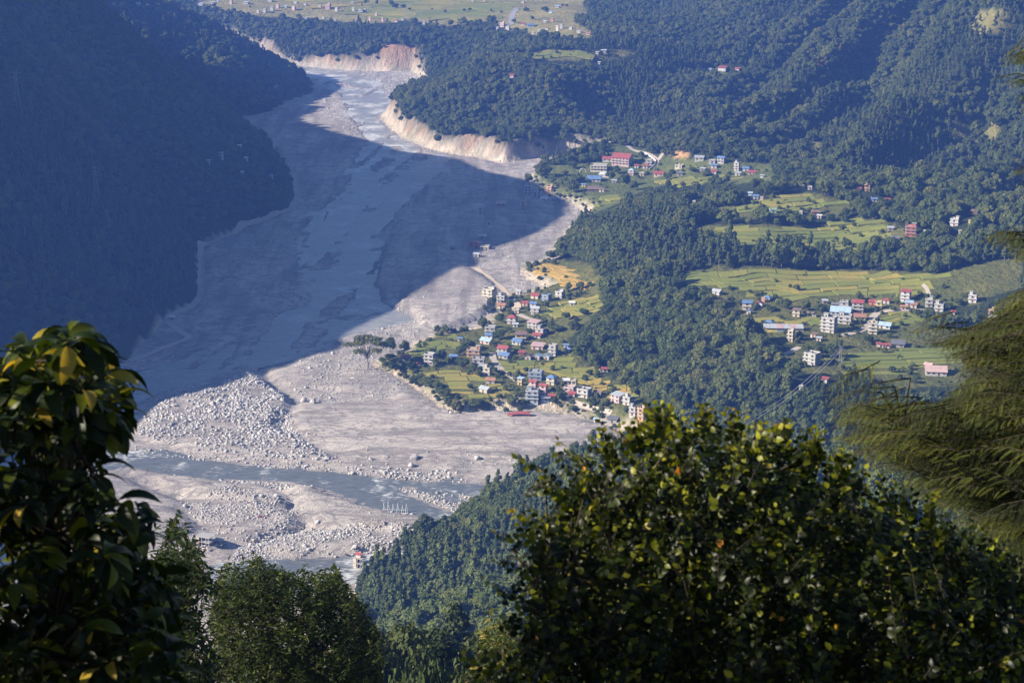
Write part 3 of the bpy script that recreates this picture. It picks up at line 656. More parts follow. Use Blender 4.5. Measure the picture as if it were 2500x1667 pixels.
def win_mesh(w, h):
    m = MB(); m.box(-w / 2, w / 2, -0.05, 0.12, -h / 2, h / 2, 1)
    f = 0.12
    for a in ((-w / 2 - f, w / 2 + f, h / 2, h / 2 + f), (-w / 2 - f, w / 2 + f, -h / 2 - f, -h / 2), (-w / 2 - f, -w / 2, -h / 2, h / 2), (w / 2, w / 2 + f, -h / 2, h / 2), (-.035, .035, -h / 2, h / 2)):
        m.box(a[0], a[1], -0.13, 0.10, a[2], a[3], 0)
    return m.mesh("window", [M_frame, M_glass])
WIN = win_mesh(1.5, 1.45); DOOR = MB(); DOOR.box(-.55, .55, -.08, .1, 0, 2.1); DOOR = DOOR.mesh("door", [M_door])
TANK = MB(); TANK.tube([(0, 0, 0), (0, 0, .9), (0, 0, 1.15), (0, 0, 1.3)], [.6, .6, .45, .2], 10); TANK = TANK.mesh("water_tank", [M_tank])
FOOT = []                                                 # footprints (x, y, radius) kept free of trees
ST = {1: "single-storey", 2: "two-storey", 3: "three-storey", 4: "four-storey"}
def sheet_roof(kind, w, d, z, col, ov=0.7, pitch=0.42):
    """corrugated roof with thickness; returns MB"""
    m = MB(); x, y = w / 2 + ov, d / 2 + ov; th = 0.14
    def slab(q):
        n = Vector(q[1]) - Vector(q[0]); n = n.cross(Vector(q[2]) - Vector(q[0])).normalized() * th
        m.add([Vector(p) for p in q] + [Vector(p) - n for p in q], [tuple(range(len(q))), tuple(range(2 * len(q) - 1, len(q) - 1, -1))] + [(i, i + len(q), (i + 1) % len(q) + len(q), (i + 1) % len(q)) for i in range(len(q))])
    if kind == 'g':
        h = y * pitch * 1.15; slab([(-x, -y, z), (x, -y, z), (x, 0, z + h), (-x, 0, z + h)]); slab([(x, y, z), (-x, y, z), (-x, 0, z + h), (x, 0, z + h)])
    elif kind == 'e':
        h = x * pitch * 1.15; slab([(-x, y, z), (-x, -y, z), (0, -y, z + h), (0, y, z + h)]); slab([(x, -y, z), (x, y, z), (0, y, z + h), (0, -y, z + h)])
    elif kind == 'h':
        h = y * pitch * 1.3; q = max(x - y, 0.05); A, B, Cc, D, E, F_ = (-x, -y, z), (x, -y, z), (x, y, z), (-x, y, z), (-q, 0, z + h), (q, 0, z + h)
        slab([A, B, F_, E]); slab([Cc, D, E, F_]); slab([B, Cc, F_]); slab([D, A, E])
    else:
        h = d * 0.16; slab([(-x, -y, z), (x, -y, z), (x, y, z + h), (-x, y, z + h)])
    return m, h
RIB = {}
def roof_mat(k):
    if k not in RIB:
        c = ROOFC[k][1]; t = NT("sheet_roof_" + ROOFC[k][0].replace(' ', '_'), 0.5, 0.4)
        tc = t.n("ShaderNodeTexCoord").outputs["Object"]; nz = t.noise(0.35, 5, tc); wv = t.n("ShaderNodeTexWave"); wv.inputs["Scale"].default_value = 2.2; t.l(tc, wv.inputs[0])
        cc = t.ramp(nz, [(0.28, tuple(x * 0.6 + .02 for x in c)), (0.5, c), (0.75, tuple(x * .9 + 0.05 for x in c))]); t.col(cc); t.bump(wv.outputs[1], 0.3, 0.05); RIB[k] = t.m
    return RIB[k]
HOUSES = []
def house(px, py, wpx, st=1, yaw=-22, wall='W', roof='f', rc='g', label=None, cat="house", depth=0.8, cl='', base=None, ww=None, rows=True, name="house", bare=False, tower=None, grp=None):
    b = hit(px, py) if base is None else np.array(base)
    dist = b[1] * cp + (CAMZ - b[2]) * sp_; mpp = dist / FPX
    a = R(abs(yaw)); w = max(2.6, wpx * mpp / (math.cos(a) + depth * math.sin(a))) if ww is None else ww
    w *= .94; d = w * depth; hs = 2.45
    if wpx < 11: hs = 2.5
    H_ = st * hs; rr = random.Random(int(px * 7 + py * 13))
    ca, sa = math.cos(R(yaw)), math.sin(R(yaw)); cxm, cym = b[0], b[1] + (d * abs(ca) + w * abs(sa)) * 0.42
    zz = min(float(Zat(cxm, cym)), b[2] + 2.5); zz = max(zz, b[2] - 0.5)
    root = link(name, None, None, (cxm, cym, zz), (0, 0, R(yaw))); root.empty_display_size = 1
    wc = WALLC[wall][1]; k = 0.72 + 0.2 * rr.random(); g_ = sum(wc) / 3; wc = tuple(.8 * x + .2 * g_ for x in wc); wm = paint(tuple(round(min(.8, x * k), 2) for x in wc))
    FOOT.append((cxm, cym, 0.62 * math.hypot(w, d) + 2.0)); fine = wpx >= 12 and dist < 2350
    m = MB(); m.box(-w / 2, w / 2, -d / 2, d / 2, -2.0, H_, 0)
    if roof in 'gehs' :
        # gable walls under the sheets
        if roof == 'g': h = (d / 2 + .7) * .42 * 1.15; m.add([(-w/2, -d/2, H_), (-w/2, d/2, H_), (-w/2, 0, H_ + h * .86), (w/2, -d/2, H_), (w/2, d/2, H_), (w/2, 0, H_ + h * .86)], [(0, 2, 1), (3, 4, 5), (0, 3, 5, 2), (1, 2, 5, 4)], 0)
        if roof == 'e': h = (w / 2 + .7) * .42 * 1.15; m.add([(-w/2, -d/2, H_), (w/2, -d/2, H_), (0, -d/2, H_ + h * .86), (-w/2, d/2, H_), (w/2, d/2, H_), (0, d/2, H_ + h * .86)], [(0, 1, 2), (4, 3, 5), (0, 2, 5, 3), (1, 4, 5, 2)], 0)
    m.build("wall", wm, root)
    if roof == 'f':
        m = MB(); o = 0.45; m.box(-w/2 - o, w/2 + o, -d/2 - o, d/2 + o, H_ + .002, H_ + 0.22, 0); p = 0.75
        for q in ((-w/2, w/2, -d/2, -d/2 + .16), (-w/2, w/2, d/2 - .16, d/2), (-w/2, -w/2 + .16, -d/2 + .16, d/2 - .16), (w/2 - .16, w/2, -d/2 + .16, d/2 - .16)): m.box(*q, H_ + .22, H_ + .22 + p, 1)
        ro = m.build("roof", [M_conc, wm], root)
        if (tower if tower is not None else (rr.random() < .55 and st > 1 and wpx > 12)):
            m = MB(); tw = min(3.0, w * .38); sx = w / 2 - tw * .6 if rr.random() < .5 else -w / 2 + tw * .6
            m.box(sx - tw/2, sx + tw/2, d/2 - tw - .2, d/2 - .2, H_ + .2, H_ + 2.4, 0); m.box(sx - tw/2 - .3, sx + tw/2 + .3, d/2 - tw - .5, d/2 + .05, H_ + 2.4, H_ + 2.56, 1); m.build("stair_tower", [wm, M_conc], ro)
        if rr.random() < .5 and wpx > 18: link("water_tank", TANK, ro, (w * (rr.random() - .5) * .6, d * .1, H_ + .22))
        if rr.random() < .5 and wpx > 16 and st > 1:
            for sx in (-w/2 + .2, 0, w/2 - .2): m = MB(); m.tube([(sx, -d/2 + .25, H_ + .3), (sx, -d/2 + .25, H_ + 2.1)], .11, 4); m.build("column_stub", M_conc, ro)
    else:
        m, h = sheet_roof(roof, w, d, H_ + (0.05 if roof != 's' else .12), rc); m.build("roof", roof_mat(rc), root)
    if st > 1 and wpx > 13:
        m = MB()
        for s in range(1, st): m.box(-w/2 - .5, w/2 + .5, -d/2 - .9, d/2 + .4, s * hs - .12, s * hs + .1)
        m.build("floor_slab", M_conc, root)
        if rr.random() < .6:
            for s in range(1, st):
                m = MB(); m.box(-w/2 - .45, w/2 + .45, -d/2 - .86, -d/2 - .78, s * hs + .1, s * hs + .85); m.build("balcony_rail", wm, root)
    if fine and rows and not bare:
        n = max(1, int(w / 3.3)); nd_ = rr.randrange(n)
        for s in range(st):
            for i in range(n):
                xx = -w / 2 + (i + .5) * w / n
                if s == 0 and i == nd_: link("door", DOOR, root, (xx, -d / 2 - .06, 0)); continue
                link("window", WIN, root, (xx, -d / 2, s * hs + 1.6))
            if yaw < 0:
                for i in range(max(1, int(d / 4.5))): link("window", WIN, root, (w / 2, -d / 2 + (i + .5) * d / max(1, int(d / 4.5)), s * hs + 1.6), (0, 0, math.pi / 2))
            else:
                for i in range(max(1, int(d / 4.5))): link("window", WIN, root, (-w / 2, -d / 2 + (i + .5) * d / max(1, int(d / 4.5)), s * hs + 1.6), (0, 0, -math.pi / 2))
    rt = {'f': "flat roof", 'g': "%s gable roof", 'e': "%s gable roof", 'h': "%s hipped roof", 's': "%s sloping roof"}[roof]; rt = rt % ROOFC[rc][0] if '%' in rt else rt
    tag(root, label, cat, grp)
    HOUSES.append((root, px, cl, "%s %s house with %s" % (WALLC[wall][0], ST[st], rt), label)); return root
TABLE = {
'in the nearer village between mud and fields': """1195 732 36 3 -30 C f g|cream three-storey house half buried in mud beside the pale dirt road
1225 741 27 2 -20 W f g
1225 753 24 1 -20 C g o|cream house with orange roof behind the round tree at the road
1267 718 15 1 -25 W g g|small white gabled hut beside the end of the cleared road
1308 730 26 1 -28 C g r
1335 737 26 2 -35 B f g|blue and white two-storey house at the back of the nearer village
1368 730 26 2 -32 W f g
1397 746 14 1 -10 W g w|small white-roofed hut alone in the green field by the forest
1283 747 18 1 -15 P g r
1303 749 20 1 -20 W g b
1308 768 25 2 -15 W g g|white two-storey house with grey gable roof and dark balconies
1262 765 17 1 -15 C f g
1251 791 27 2 -18 W h r|white two-storey house with red hipped roof beside the mud edge
1259 799 15 1 -20 S g g
1304 804 35 2 -28 W s p|large white two-storey house with pinkish sloping roof
1320 822 28 2 -24 W f g
1312 827 24 1 -20 W g r
1198 816 30 2 -20 W f g
1195 826 22 1 -15 W g b
1189 841 36 1 -32 P g l|pink house with big pale blue gable roof below two blue roofs
1272 833 28 2 -10 Y s n|yellow two-storey house with brown roof in the village centre
1265 843 32 1 -25 W g b
1157 872 37 2 -15 O f g|orange and cream two-storey house with flat roof among dark trees
1230 868 34 2 -25 W g r|white two-storey house with bright red roof in the village middle
1233 877 33 1 -25 G g b|long blue-roofed shed in front of the bright red roof
1108 879 22 1 -10 W g b|low blue roof standing alone left of the orange house
1124 834 12 1 -10 P g b
1169 895 33 2 -12 W f g
1177 903 18 1 -10 G s g
1190 917 22 2 -25 C f k|unfinished cream house with dark columns beside the village road
1291 879 20 1 -28 G e n|brown-roofed shed left of two pale blue sheds
1313 879 22 1 -30 G e l|left of two pale blue sheds standing side by side
1336 879 22 1 -30 G e l|right of two pale blue sheds standing side by side
1274 869 18 1 -10 N s r
1351 870 24 3 -20 W f g|white and dark three-storey house right of the pale blue sheds
1314 854 36 1 -12 P s p|long low row of pinkish rooms behind the pale blue sheds
1383 851 13 1 -20 W g b
1386 861 14 1 -20 S g b
1198 937 25 1 -8 W g o|white shed with orange roof in the open field
1185 960 32 1 -40 C g g|big grey gabled barn in the open field
1309 928 40 2 -14 B f p|large blue two-storey house with flat roof beside paddies
1271 941 16 2 -30 Y s l|narrow yellow two-storey house with pale blue roof at the road end
1347 940 28 2 -32 C h b|cream two-storey house with blue hipped roof amid paddies
1382 937 18 1 -8 G s w|small dark shed with white roof in the paddies
1303 958 22 3 -25 P g r|tall pink house with red roof behind the grey-blue block
1300 990 34 3 -8 S f g|grey-blue three-storey block with balconies at the village front
1327 970 22 3 -25 P g r|tall pink house with red roof right of the grey-blue block
1332 983 20 1 -5 B s w|blue shop with white roof beside the grey-blue block
1348 978 18 1 -10 N g r
1391 957 32 1 -18 P f g
1401 948 14 2 -20 C f g
1427 972 40 2 -25 W f g|wide white and pink two-storey house right of a dark tree
1397 970 20 1 -15 P g r
1462 967 25 1 -35 W g n|brown gable-roofed house at the yellow paddies
1509 984 36 2 -40 P s g|pink two-storey house with grey sloping roof at the forest edge
1534 990 28 2 -40 W f g
1567 1031 24 3 -30 O f g|orange and white three-storey house partly behind near leaves
1546 1019 22 2 -30 W f g
1457 1032 14 1 -35 S g l|tiny pale blue hut alone on the mud edge
1497 1036 30 1 -20 G s k|grey damaged house with dark roof at the mud edge
1477 909 16 1 -10 W g r|small red-roofed hut at the forest edge above paddies
991 881 26 1 -10 B g r|blue house with red roof beside the umbrella tree grove
1049 892 30 3 -22 W f g|white three-storey house alone on the left of the village
1022 895 8 1 -10 P g r
1612 1045 26 2 -25 W f g
1590 1060 20 1 -20 G s g""",
'on the mud flat in the river bed': """1158 605 28 2 -12 R f w|red and white two-storey house stranded on the mud flat
1184 611 26 1 -18 C f g|low cream house stranded right of the red and white one
1164 628 16 1 -18 W g g|small hut stranded nearest on the mud flat
1178 584 20 1 -10 G s g|grey shed behind the stranded red and white house
1105 611 16 1 -10 G s n|wrecked low hut at the shadow edge on the mud flat
1173 522 18 2 -10 S f g
1194 549 17 1 -10 S f g
1223 503 24 1 -10 P s p
1278 511 18 3 -12 P f g""",
'in the upper village below the wooded hill': """1521 408 58 3 -20 P g r|big pink school building with long red roof
1484 396 28 1 -12 W g r|red-roofed wing left of the big pink school
1463 420 46 2 -10 C f g|long cream two-storey building left below the school
1477 434 30 1 -10 W s w
1451 444 36 1 -5 W g b|long white building with blue roof among trees
1343 438 12 1 -20 W g w
1426 457 12 1 -20 Y g b
1343 471 20 2 -28 O f g|orange two-storey house at the shadow edge
1290 475 22 3 -15 S f g|pale three-storey house in mountain shade by the mud
1314 483 24 2 -15 S f g
1330 492 20 1 -15 W g w
1362 492 15 1 -15 B g b
1448 468 30 1 -10 N s n
1470 469 16 1 -12 C g n
1542 429 18 2 -20 P h l
1585 405 18 2 -15 W f g
1576 412 15 1 -20 W g r
1610 431 28 1 -20 P g r|brick red roofed house cluster right of the school
1567 430 14 1 -15 C f g
1555 411 12 1 -15 S g r
1660 413 25 1 -30 C f g|cream flat-roofed house alone on a green slope
1762 401 22 2 -25 W g b
1708 394 25 1 -15 W s g
1739 401 18 1 -15 W f g
1744 412 17 1 -10 W g b
1744 426 18 1 -18 W g r
1800 418 16 3 -25 W f k|white three-storey tower house at the right of the upper village
1802 429 16 1 -15 W s g
1837 426 22 1 -15 P g r
1822 418 18 1 -15 S g b
1861 435 10 1 -15 W s g
1716 419 15 1 -10 G s g
1660 430 16 1 -10 G s k
1500 447 14 1 -10 G s g
1395 463 16 1 -10 W s g""",
'among trees on the upper fields': """1832 478 10 1 -15 S g l
1846 486 15 1 -15 S g b
1860 490 8 1 -15 P f g
1888 520 17 1 -5 M f g|mint green house at the edge of the upper fields
1702 481 6 1 -10 W f g
1695 499 6 1 -10 W f g
2118 467 14 2 -15 O e o|orange gabled house on the wooded slope
2097 467 14 1 -15 P s r
2135 494 14 1 -10 W g b
2167 494 12 1 -10 B g r
2124 490 10 1 -10 W f g
1978 464 12 1 -10 W f w
1961 462 7 1 -10 W f w
1991 525 20 1 -8 N g n
1956 525 9 1 -10 W f g
2001 534 12 1 -10 W s w
2254 508 14 1 -20 W s w
2307 500 12 1 -10 P g r
2381 523 20 1 -20 N g n
2333 552 26 2 -22 W f g|white two-storey house in the trees at the far right
2369 556 10 2 -20 Y f g
2225 578 30 3 -8 R f g|coral red three-storey house above the tree belt
2186 590 24 1 -5 P g k|pink house with dark grey roof beside the coral red house
2175 564 17 1 -10 G s g
2263 573 14 1 -10 W s w
2345 573 7 1 -10 W f w
2420 560 12 1 -10 W s g""",
'in the terrace village': """1752 721 26 1 -30 W g g|grey-roofed house alone at the left end of the wide paddies
1825 757 26 2 -8 C s b|cream house with flat blue roof near the bluff edge
1830 768 14 1 -30 W e b
1875 735 20 1 -25 W h b
1864 738 10 1 -15 O f g
1856 750 20 1 -30 W e r
1946 774 22 2 -30 C s n
1969 772 14 1 -20 C g n
1988 774 11 1 -5 W e n
1879 795 22 1 -15 B h b|blue shed with blue hipped roof alone in green paddies
1932 835 18 3 -28 C f o|cream three-storey house at the lower edge of the terrace village
1988 826 18 1 -35 C s n
2000 834 14 1 -20 C s g
2026 813 44 4 -32 W f g|tall white four-storey house at the road
2065 792 40 2 -14 W f k
2056 771 58 1 -8 S g l|long hall with pale blue-grey roof
2062 755 24 2 -20 W f g
2041 752 20 1 -15 N g k
2096 764 32 3 -8 W g r|white three-storey house with bright red roof in the terrace village
2101 782 32 1 -10 L s o|lime green house beside the road bend
1985 893 44 3 -34 W f g|white three-storey modern house left of the pylon
2014 935 22 1 -28 W s r|white shed with red roof below the pylon
2014 742 12 1 -10 G g g
2132 745 20 1 -25 R g r
2146 755 18 2 -18 Y f g
2166 742 20 1 -22 W h r
2213 738 28 3 -25 W s r|white and red three-storey house with stepped red roofs
2221 748 22 1 -10 W s l
2206 757 15 1 -15 P g o
2232 753 18 1 -20 C s o
2269 750 20 2 -15 W f g
2295 762 28 2 -20 W f g
2377 740 25 2 -20 W f w|white two-storey house alone at the forest edge
2327 769 9 1 -15 P g r
2164 804 36 1 -32 W g l|white barn with big pale roof below the road
2132 816 26 3 -18 C f g|cream three-storey house below the road
2145 847 9 1 -15 P g r
2159 850 12 1 -20 W g r
2168 850 10 1 -20 P g r
2195 849 36 1 -10 G s k|grey damaged row house in the middle of the paddies
2269 901 24 1 -35 N g p
2288 918 58 1 -6 W g p|long low barn with pinkish brown roof at the right
2421 777 16 2 -20 O f o
2424 793 24 2 -20 S f l
2342 799 14 1 -20 C s g
1956 953 8 1 -10 W f g""",
'on the far plateau': """646 32 9 2 -20 W f g
664 27 10 2 -20 W f g
564 11 8 2 -20 P f g
600 11 16 1 -20 W s g
490 14 14 1 -20 W s g
518 11 14 1 -20 W s g
532 6 5 1 -20 W f g
630 32 8 1 -20 W f g
678 21 9 2 -20 P f o
717 26 10 2 -20 P f g
722 9 10 1 -20 W s g
697 20 10 1 -20 W s g
659 5 14 1 -20 W s g
745 14 8 1 -20 W f g
748 48 9 1 -20 G s g
801 24 14 3 -20 P f g
781 21 8 2 -20 W f g
822 29 9 2 -20 W f g
860 10 8 1 -20 W s g
881 34 14 2 -20 W f g
863 29 8 2 -20 W f g
891 32 8 2 -20 W f g
919 42 8 2 -20 P f g
903 52 6 2 -20 P f r
934 54 6 2 -20 P f r
968 55 9 1 -20 W g r
983 51 8 1 -20 W f g
1035 61 8 2 -20 W f g
790 47 7 1 -20 W s g
818 52 6 1 -20 W s g
1154 6 7 1 -20 W f g
1183 7 8 1 -20 P f g
1227 67 14 2 -20 P f g
1240 75 12 2 -20 W f g
1215 73 8 1 -20 W f g
1277 63 12 1 -20 P g r
1296 67 18 1 -5 S s b
1277 9 8 1 -20 W f g
1331 56 9 1 -20 W s w
1348 54 10 2 -20 O f g
1335 73 9 1 -20 W s o
1361 79 9 3 -20 C f g
1371 71 9 2 -20 W f g
1394 73 10 1 -20 W f g
1414 81 13 1 -20 C s g
1436 86 11 1 -20 P g o
1302 84 8 1 -20 W f g
1320 79 14 1 -20 W s g
1361 20 12 1 -20 W s l
1345 33 10 1 -20 S s l""",
'in forest clearings': """1458 133 9 1 -20 W s g
1474 130 15 1 -15 G s g
1463 158 6 1 -10 W s w
1250 191 11 1 -10 P g r
1765 176 25 1 -20 W s r|white house with red-edged roof on a small clearing high in the forest
1801 176 12 1 -20 P g r
1734 174 7 1 -10 S s l
540 389 12 2 -10 W f w
585 362 9 1 -10 W s w
509 400 6 1 -10 W s w
601 392 9 1 -10 S s w
591 427 8 1 -10 W s w
662 434 8 1 -10 S s l
677 366 13 1 -10 W f g
420 782 14 1 -10 W s w|pale hut beside the mountain road in deep shade
279 17 6 1 -10 W s w
337 15 10 1 -10 W s w"""}
for cl, rowsx in TABLE.items():
    for ln in rowsx.split("\n"):
        a, _, lab = ln.partition("|"); q = a.split()
        house(float(q[0]), float(q[1]), float(q[2]), int(q[3]), float(q[4]) + random.uniform(-7, 7), q[5], q[6], q[7], lab or None, cl=cl)
ORD = ["first", "second", "third", "fourth", "fifth", "sixth", "seventh", "eighth", "ninth", "tenth", "eleventh", "twelfth", "thirteenth"]
grp = {}
for h in HOUSES:
    h[0]["group"] = "houses " + h[2]
    if h[4] is None: grp.setdefault((h[2], h[3]), []).append(h)
for (cl, ds), L in grp.items():
    L.sort(key=lambda h: h[1]); cw = {"in the nearer village between mud and fields": "in the nearer village", "in the upper village below the wooded hill": "in the upper village", "among trees on the upper fields": "by the upper fields", "on the mud flat in the river bed": "on the mud flat"}.get(cl, cl)
    for i, h in enumerate(L):
        h[0]["label"] = ("%s %s" % (ds, cw)) if len(L) == 1 else "%s %s, %s such from left" % (ds, cw, ORD[i] if i < 13 else "last")
# ------------------------------------------------------------------ odd structures
b = hit(1266, 1017); w = 15.0
m = MB(); n = 14
for s in (0, 1):
    V = []
    for i in range(n + 1):
        t = i / n; x = (t - .5) * w; zz = 1.6 + 1.3 * math.sin(t * 3.0) * .5 + .6 * t; y0 = -2.0 + .5 * math.sin(t * 4)
        V += [(x, y0, zz - .9 - s * .12), (x, y0 + 2.0, zz + .5 - s * .12), (x, y0 + 4.2, zz - .6 - s * .12)]
    m.add(V, [(3 * i + k, 3 * i + 3 + k, 3 * i + 4 + k, 3 * i + 1 + k) for i in range(n) for k in (0, 1)])
o = m.build("fallen_roof", roof_mat('r'), None, (b[0], b[1] + 2, b[2]), (0, 0, R(4)))
tag(o, "long red sheet roof torn off and lying buckled on the mud", "fallen roof"); FOOT.append((b[0], b[1], 10))
b = hit(1423, 420); m = MB()
for rad in (3.2,):
    P = [(math.cos(a) * rad, 0, math.sin(a) * rad * 1.05) for a in np.linspace(math.pi, 0, 13)]
    m.tube([(-rad, 0, -1)] + P + [(rad, 0, -1)], .42, 6)
tag(m.build("gate_arch", paint(WALLC['W'][1]), None, (b[0], b[1], b[2] + .3)), "round white arch standing left of the long cream building", "gate"); FOOT.append((b[0], b[1], 5))
# retaining wall of the road bend
P = resample([hit(*p) for p in [(1574, 376), (1592, 387), (1604, 397), (1597, 408), (1586, 416)]], 3); V = []; 
for p in P:
    z = float(Zat(p[0], p[1])); V += [(p[0], p[1] - .3, z - 1), (p[0], p[1] - .3, z + 2.2), (p[0], p[1] + .3, z + 2.2), (p[0], p[1] + .3, z - 1)]
Fq = [(4 * i + k, 4 * i + 4 + k, 4 * i + 4 + (k + 1) % 4, 4 * i + (k + 1) % 4) for i in range(len(P) - 1) for k in range(4)] + [(0, 1, 2, 3), tuple(4 * (len(P) - 1) + k for k in (3, 2, 1, 0))]
tag(link("retaining_wall", mesh("retaining_wall", V, Fq, [paint(WALLC['W'][1])])), "curved white retaining wall along the road bend above the school", "wall")
# long market row with yellow and blue bays
b = hit(1914, 810); mpp = (b[1] * cp + (CAMZ - b[2]) * sp_) / FPX; w = 97 * mpp
root = link("market_row", None, None, (b[0], b[1] + 3, b[2]), (0, 0, R(-3))); tag(root, "long low market row with yellow and blue front in the paddies", "market row"); FOOT += [(b[0] + k, b[1] + 3, 7) for k in (-12, -4, 4, 12)]
for x0, x1, c in ((-w/2, -w/2 + w*.34, 'Y'), (-w/2 + w*.34, -w/2 + w*.47, 'B'), (-w/2 + w*.47, w/2, 'G')):
    m = MB(); m.box(x0 + .002, x1, -2.6, 2.6, -1.5, 2.6); m.build("wall", paint(WALLC[c][1]), root)
for i in range(6):
    m = MB(); x0 = -w/2 + w * i / 6; m.add([(x0 - .1, -3.4, 2.55), (x0 + w/6 - .14, -3.4, 2.55), (x0 + w/6 - .14, 3.2, 4.0), (x0 - .1, 3.2, 4.0), (x0 - .1, -3.4, 2.7), (x0 + w/6 - .14, -3.4, 2.7), (x0 + w/6 - .14, 3.2, 4.15), (x0 - .1, 3.2, 4.15)],
        [(0, 3, 2, 1), (4, 5, 6, 7), (0, 1, 5, 4), (1, 2, 6, 5), (2, 3, 7, 6), (3, 0, 4, 7)]); m.build("roof", roof_mat('p' if i in (2, 4) else 'g'), root)
M_steel = paint((0.20, 0.21, 0.22), 0.5, 0.1, "galvanised_steel")
def pylon(px, py, hpx, label):
    b = hit(px, py); mpp = (b[1] * cp + (CAMZ - b[2]) * sp_) / FPX; H_ = hpx * mpp
    root = link("lattice_pylon", None, None, tuple(b)); tag(root, label, "pylon", "lattice pylons of the power line")
    bw, tw = H_ * .085, H_ * .022; wz = .75 * H_; rd = .13
    def cor(t): q = bw + (tw - bw) * min(1, t / .75); return [(sx * q, sy * q, t * H_) for sx, sy in ((-1, -1), (1, -1), (1, 1), (-1, 1))]
    for k in range(4): m = MB(); m.tube([cor(t)[k] for t in (0, .3, .6, .75, 1)], rd, 4); m.build("leg", M_steel, root)
    m = MB(); L = [0, .15, .29, .42, .53, .63, .72, .80, .88, .95]
    for a, c in zip(L[:-1], L[1:]):
        A, B = cor(a), cor(c)
        for k in range(4): m.tube([A[k], B[(k + 1) % 4]], rd * .6, 3); m.tube([B[k], B[(k + 1) % 4]], rd * .6, 3)
    m.build("bracing", M_steel, root); arms = []
    for t in (.74, .85, .95):
        m = MB(); L_ = H_ * .13
        for s in (-1, 1): m.tube([(0, 0, t * H_ + .6), (s * L_, 0, t * H_)], rd, 4); m.tube([(0, 0, t * H_ - .5), (s * L_, 0, t * H_)], rd * .8, 4)
        m.build("cross_arm", M_steel, root); arms.append((b + np.array([-L_, 0, t * H_]), b + np.array([L_, 0, t * H_])))
    FOOT.append((b[0], b[1], 5)); return arms
ar = pylon(2051, 888, 46, "steel lattice pylon on the terrace edge beside the white modern house")
pylon(45, 292, 120, "tall lattice pylon lost in shade near the left edge of the mountain"); pylon(236, 490, 85, "lower lattice pylon lost in shade on the dark mountainside")
M_wire = paint((0.50, 0.50, 0.50), 0.4, 0.05, "cable")
endp = np.array(atd(1640, 1130, 760))
for i, (A, k) in enumerate([(ar[0][0], 0), (ar[1][0], 1), (ar[1][1], 2), (ar[2][1], 3)]):
    B = endp + np.array([k * 5.0 - 8, 0, k * 2.2]); m = MB(); P = [A + (B - A) * t - np.array([0, 0, 9 * 4 * t * (1 - t)]) for t in np.linspace(0, 1, 15)]; m.tube(P, .06, 3)
    tag(m.build("power_cable", M_wire), "%s of four cables sagging from the pylon down to the near bush" % ["lowest", "second", "third", "topmost"][i], "cable", "cables of the power line")
# collapsed bridge posts
b = hit(965, 1252)
M_wp = paint((0.70, 0.70, 0.70), 0.6, 0.05, "white_steel"); root = link("bridge_frame", None, None, tuple(b)); tag(root, "white steel frames standing in the river near the forested slope", "bridge frame")
for i, x in enumerate((-6.5, -4, -1.2, 1.5, 4.2, 6.5)):
    m = MB(); h = 6.5 - .4 * i + (i % 2); m.tube([(x - .8, 0, -1.5), (x, .3, h)], .14, 4); m.tube([(x + .9, 1.2, -1.5), (x, .3, h)], .14, 4); m.tube([(x - .4, .1, h * .45), (x + .45, .7, h * .45)], .09, 3); m.build("frame", M_wp, root)
m = MB(); m.tube([(-6.5, .2, 2.4), (0, .3, 1.9), (6.5, .2, 1.6)], .1, 4); m.build("cross_bar", M_wp, root)
# flood ruins at the lower left
M_rub = paint((0.50, 0.44, 0.37), 0.9, 0.25, "rubble"); M_brk = paint((0.30, 0.18, 0.13), 0.9, 0.25, "brick_wall")
def ruin(px, py, ww, label, red=False, st=2):
    b = hit(px, py); rr = random.Random(int(px)); root = link("ruined_house", None, None, tuple(b), (0, 0, R(-28))); tag(root, label, "ruin", "flood-wrecked houses"); d = ww * .7; FOOT.append((b[0], b[1], ww))
    for s in range(st):
        z0 = s * 2.9; m = MB(); m.box(-ww/2 - .4, ww/2 + .4, -d/2 - .4, d/2 + .4, z0 + 2.7, z0 + 2.95); m.build("floor_slab", M_conc, root)
        m = MB(); m.box(-ww/2, -ww/2 + .25, -d/2, d/2, z0 - (1 if s == 0 else 0), z0 + 2.7); m.box(-ww/2 + .25, ww * .05, d/2 - .25, d/2, z0 - 1 * (s == 0), z0 + 2.7); m.box(-ww/2 + .25, -ww/2 + 1.8, -d/2, -d/2 + .25, z0 - 1 * (s == 0), z0 + 2.7); m.build("wall", M_rub if s else M_brk, root)
        for x in (-.1, .25, .48):
            m = MB(); m.tube([(x * ww, -d/2 + .3, z0 - .8 * (s == 0)), (x * ww + (.4 if st > 2 else 0), -d/2 + .3, z0 + 2.7)], .2, 4); m.build("column", M_conc, root)
        link("window", WIN, root, (-ww/2, -d * .15, z0 + 1.5), (0, 0, -math.pi / 2))
    if red:
        m, h = sheet_roof('g', ww * .5, d * .5, st * 2.9 + 2.0, 'r'); m.box(-ww*.25, ww*.25, -d*.25, d*.25, st * 2.9 + .06, st * 2.9 + 2.0, 1); m.build("roof", [roof_mat('r'), M_rub], root)
    for i in range(16):
        m = MB(); s = .5 + rr.random() * 1.1; m.box(-s, s, -s * .6, s * .6, -.25, .25); m.build("rubble_slab", M_rub, root, (rr.uniform(-1, 1) * ww * .75, -d/2 - rr.random() * 4, .3 + rr.random() * .5), (rr.uniform(-.6, .6), rr.uniform(-.6, .6), rr.random() * 3))
ruin(503, 1330, 8.5, "wrecked house with collapsed floors and pale rubble beside a dark mound", st=2); ruin(534, 1328, 4.5, "small brick ruin standing right of the collapsed house", st=1)
ruin(878, 1396, 5.5, "narrow wrecked tower house with small red roof at the white stream", True, 3); ruin(903, 1398, 6.0, "dark roofless ruin right of the red-topped tower house", st=2)
